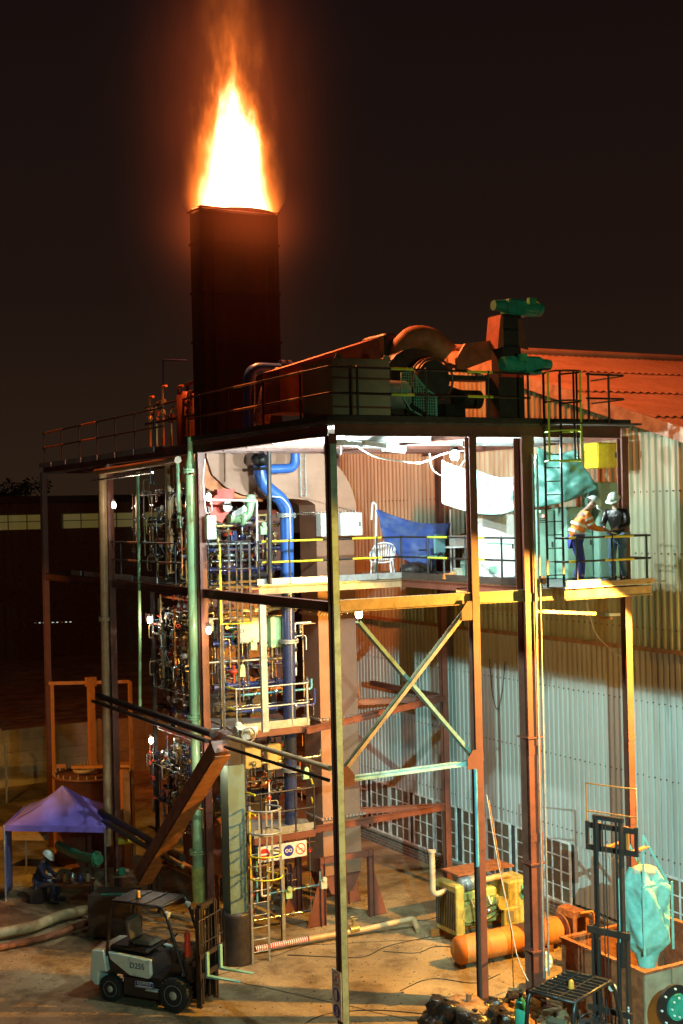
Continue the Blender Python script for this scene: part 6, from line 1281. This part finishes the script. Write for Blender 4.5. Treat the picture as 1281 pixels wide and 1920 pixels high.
person('person in orange reflective jacket, blue trousers and white helmet, bending over the handrail', (6.0, .0, Zd), R(-26),
    dict(pelvis=(-.12, 0, .93), chest=(.03, 0, 1.30), neck=(.15, 0, 1.46), head=(.25, 0, 1.56), hipL=(-.10, .10, .86), hipR=(-.10, -.10, .86), kneeL=(.02, .12, .48), kneeR=(-.02, -.12, .48), ankL=(-.08, .14, .09), ankR=(-.04, -.14, .09), toeL=(.10, .16, .05), toeR=(.14, -.15, .05),
         shL=(.08, .20, 1.37), shR=(.08, -.20, 1.37), elL=(.22, .24, 1.12), elR=(.20, -.23, 1.10), wrL=(.44, .12, 1.06), wrR=(.44, -.12, 1.05)), M_hv, M_bt, M_skin, True, 1.1)
person('person in black leather jacket, jeans and white helmet, reaching down beside the orange jacket', (7.0, -.02, Zd), R(205),
    dict(pelvis=(-.03, 0, .97), chest=(.03, 0, 1.38), neck=(.08, 0, 1.56), head=(.15, 0, 1.68), hipL=(-.02, .10, .90), hipR=(-.02, -.10, .90), kneeL=(.10, .13, .50), kneeR=(.0, -.14, .50), ankL=(.06, .16, .09), ankR=(-.10, -.16, .09), toeL=(.24, .19, .05), toeR=(.06, -.20, .05),
         shL=(.05, .21, 1.45), shR=(.05, -.21, 1.45), elL=(.12, .27, 1.16), elR=(.18, -.24, 1.18), wrL=(.36, .12, 1.10), wrR=(.40, -.10, 1.12)), M_lj, M_jn, M_skin2, False, 1.07)
t = thing('work_papers', 'small pale clipboard held between the two people', 'clipboard', (6.58, -.22, 9.55)); q = MB(); q.cbox((0, 0, 0), (.2, .28, .012), .3, .25, .1); q.build('board', M_white, t, True); q = MB(); q.cbox((.0, .12, .012), (.08, .02, .015), .3); q.build('clip', M_chrome, t, True)
sp_ = (-2.11,13.12,-0.15)
person('person in dark clothes and white helmet sitting under the purple canopy', (sp_[0], sp_[1], G), R(-35),
    dict(pelvis=(0, 0, .50), chest=(.10, 0, .95), neck=(.18, 0, 1.13), head=(.27, 0, 1.24), hipL=(.05, .12, .50), hipR=(.05, -.12, .50), kneeL=(.48, .16, .55), kneeR=(.46, -.15, .52), ankL=(.50, .16, .09), ankR=(.42, -.16, .09), toeL=(.68, .17, .05), toeR=(.60, -.17, .05),
         shL=(.12, .20, 1.03), shR=(.12, -.20, 1.03), elL=(.25, .25, .78), elR=(.27, -.24, .76), wrL=(.46, .14, .70), wrR=(.47, -.12, .68)), M_dkc, M_dkc, M_skin)
smallbox('seat_drum', 'dark drum the sitting person rests on under the canopy', (sp_[0], sp_[1], G), (.36, .36, .40), M_dark, 'drum', R(-35))

# ================================================================ DENSE PIPE RACKS between the tower posts
def rack(label, x0, x1, y0, y1, z0, z1, seed, n=20, along='x', grp='dense pipe racks inside the tower'):
    g_ = random.Random(seed); t = thing('pipe_rack', label, 'pipe rack', ((x0 + x1) / 2, (y0 + y1) / 2, z0), group=grp)
    mats = [M_chrome, M_galv, M_brass, M_dblue, M_dark, M_tan, M_steel, M_white, M_chrome, M_orange, M_cyan]
    U_ = lambda: g_.uniform(0, 1)
    def P(u, v, z): return (x0 + (x1 - x0) * u, y0 + (y1 - y0) * v, z)
    for k in range(n):
        r = g_.choice((.012, .015, .02, .03, .04)); m = g_.choice(mats); q = MB(); v = U_(); f = []
        kind = g_.random()
        if kind < .42:
            u = U_(); a = z0 + (z1 - z0) * U_() * .4; b = z1 - (z1 - z0) * U_() * .4; u2 = min(1, max(0, u + g_.uniform(-.3, .3)))
            q.tube([P(u, v, a), P(u, v, b), P(u2, v, b)], r, 7, bend=.07); f = [(P(u, v, a + (b - a) * w_), (0, 0, 1)) for w_ in (.2, .5, .8)]
        elif kind < .8:
            z = z0 + (z1 - z0) * U_(); z2 = z + g_.uniform(-.5, .5); ua, ub = U_() * .25, 1 - U_() * .25
            if along == 'x': q.tube([P(ua, v, z), P(ub, v, z), P(ub, v, z2)], r, 7, bend=.07); d = (1, 0, 0); f = [(P(ua + (ub - ua) * w_, v, z), d) for w_ in (.2, .5, .75)]
            else: q.tube([P(v, ua, z), P(v, ub, z), P(v, ub, z2)], r, 7, bend=.07); d = (0, 1, 0); f = [(P(v, ua + (ub - ua) * w_, z), d) for w_ in (.2, .5, .75)]
        else:
            u = U_(); z = z0 + (z1 - z0) * U_(); h_ = g_.uniform(.25, .5); q.tube([P(u, v, z), P(u, v, z + h_), P(u + .12, v, z + h_), P(u + .12, v, z), P(u + .24, v, z)], r * .7, 6, bend=.05)
        o = q.build('rack_pipe', m, t)
        if f:
            q = MB()
            for c, d in f:
                c = Vector(c); d = Vector(d); q.cyl(c - d * .02, c + d * .02, r * 1.9, n=9)
                if g_.random() < .6: q.ball(c, r * 2.2, 8); e_ = Vector((-.05, -.12, .05)) ; q.cyl(c, c + e_, r * .8, n=6); q.ring(c + e_, (.3, .9, 0), .045, .008, 10, 4)
            q.build('fittings', g_.choice((M_chrome, M_brass, M_dblue, M_dark, M_red, M_chrome)), o)
    for k in range(2):
        u = U_(); z = z0 + (z1 - z0) * g_.uniform(.3, .8); q = MB(); c = Vector(P(u, -.05, z)); q.cbox(c, (.16, .1, .2)); q.cyl(c + Vector((0, -.05, .14)), c + Vector((0, -.09, .14)), .06, n=12); q.build('transmitter', g_.choice((M_beige, M_dblue, M_green)), t)
    return t
rack('tangle of bright pipes behind the wrapped control box just above the half height platform', .75, 3.3, 6.9, 8.2, 5.3, 8.1, 101, 30)
rack('tangle of pipes under the half height platform beside the box column', .8, 3.3, 6.6, 8.2, 2.7, 4.9, 102, 26)
rack('shadowy pipes on the middle level behind the yellow stretch of handrail', .6, 2.4, 6.9, 8.3, 8.6, 10.2, 103, 22)
rack('pipes and hoses under the lowest platform behind the safety signs', 1.0, 3.2, 6.4, 8.0, .1, 2.3, 104, 18)
rack('upright brass and chrome pipes among the valves just left of the green pipe, upper bay', .15, .7, 7.5, 10.7, 5.5, 8.0, 105, 30, 'y')
rack('upright brass and chrome pipes among the valves left of the green pipe, lower bay', .15, .7, 7.5, 10.7, 2.3, 4.8, 106, 28, 'y')
rack('dim pipes on the top level left of the green pipe', .15, .9, 7.5, 12.0, 8.6, 11.2, 107, 24, 'y')
for k, (x, y, z0, z1, lab) in enumerate(((.95, 6.4, G, 5.0, 'slim dark post right of the green pipe below half height'), (.55, 6.6, 5.1, 8.2, 'slim grey post right of the green pipe above half height'), (.30, 10.4, G, 8.2, 'grey green ribbed post behind the valves at the left'), (2.0, 6.6, G, 2.5, 'slim post under the lowest platform'))):
    t = thing('support_upright', lab, 'post', (x, y, z0)); q = MB(); q.hb((x, y, z0), (x, y, z1), .09, .09, .01, (0, 1, 0)); q.build('upright_shaft', M_dark if k % 2 == 0 else M_galv, t)
# scattered small debris on the yard
g_ = random.Random(77); q = MB()
for k in range(700):
    if k < 500: x, y = g_.uniform(-5, 6), g_.uniform(-1.5, 9)
    else: x, y = g_.gauss(3.5, 1.6), g_.gauss(5.0, 1.8)
    if x > 8.4: continue
    s_ = g_.choice((.008, .012, .016, .024)); q.cbox((x, y, G + s_ * .3), (s_ * g_.uniform(.6, 2.5), s_, s_ * .7), g_.uniform(0, 3))
tag(q.build('gravel_debris', mat('grit', (.20, .15, .09), .9, 0, .3, 20)), kind='stuff', label='small stones and scraps scattered on the yard')
for k, pts in enumerate((((3.6, 4.6), (4.2, 4.0), (4.8, 4.3), (5.2, 3.9)), ((1.6, 5.6), (3.0, 4.4), (3.8, 4.9), (5.1, 4.9)), ((-.6, 1.2), (.5, 2.0), (1.6, 1.6), (2.9, .2)), ((4.0, 6.4), (5.0, 6.6), (5.8, 5.9), (7.0, 6.8)), ((2.6, 2.2), (3.6, 2.6), (4.2, 1.6), (5.0, 1.9)))):
    cable(['black hose snaking from the tan ground pipe to the generator', 'black cable lying between the duct legs and the generator', 'long black cable on the open ground before the near column', 'black hose looped on the ground behind the generator', 'black cable trailing in front of the orange tank'][k], [(x, y, G + .01) for x, y in pts], .010, M_black, .6, 'ground_cable', 'cables on the ground')
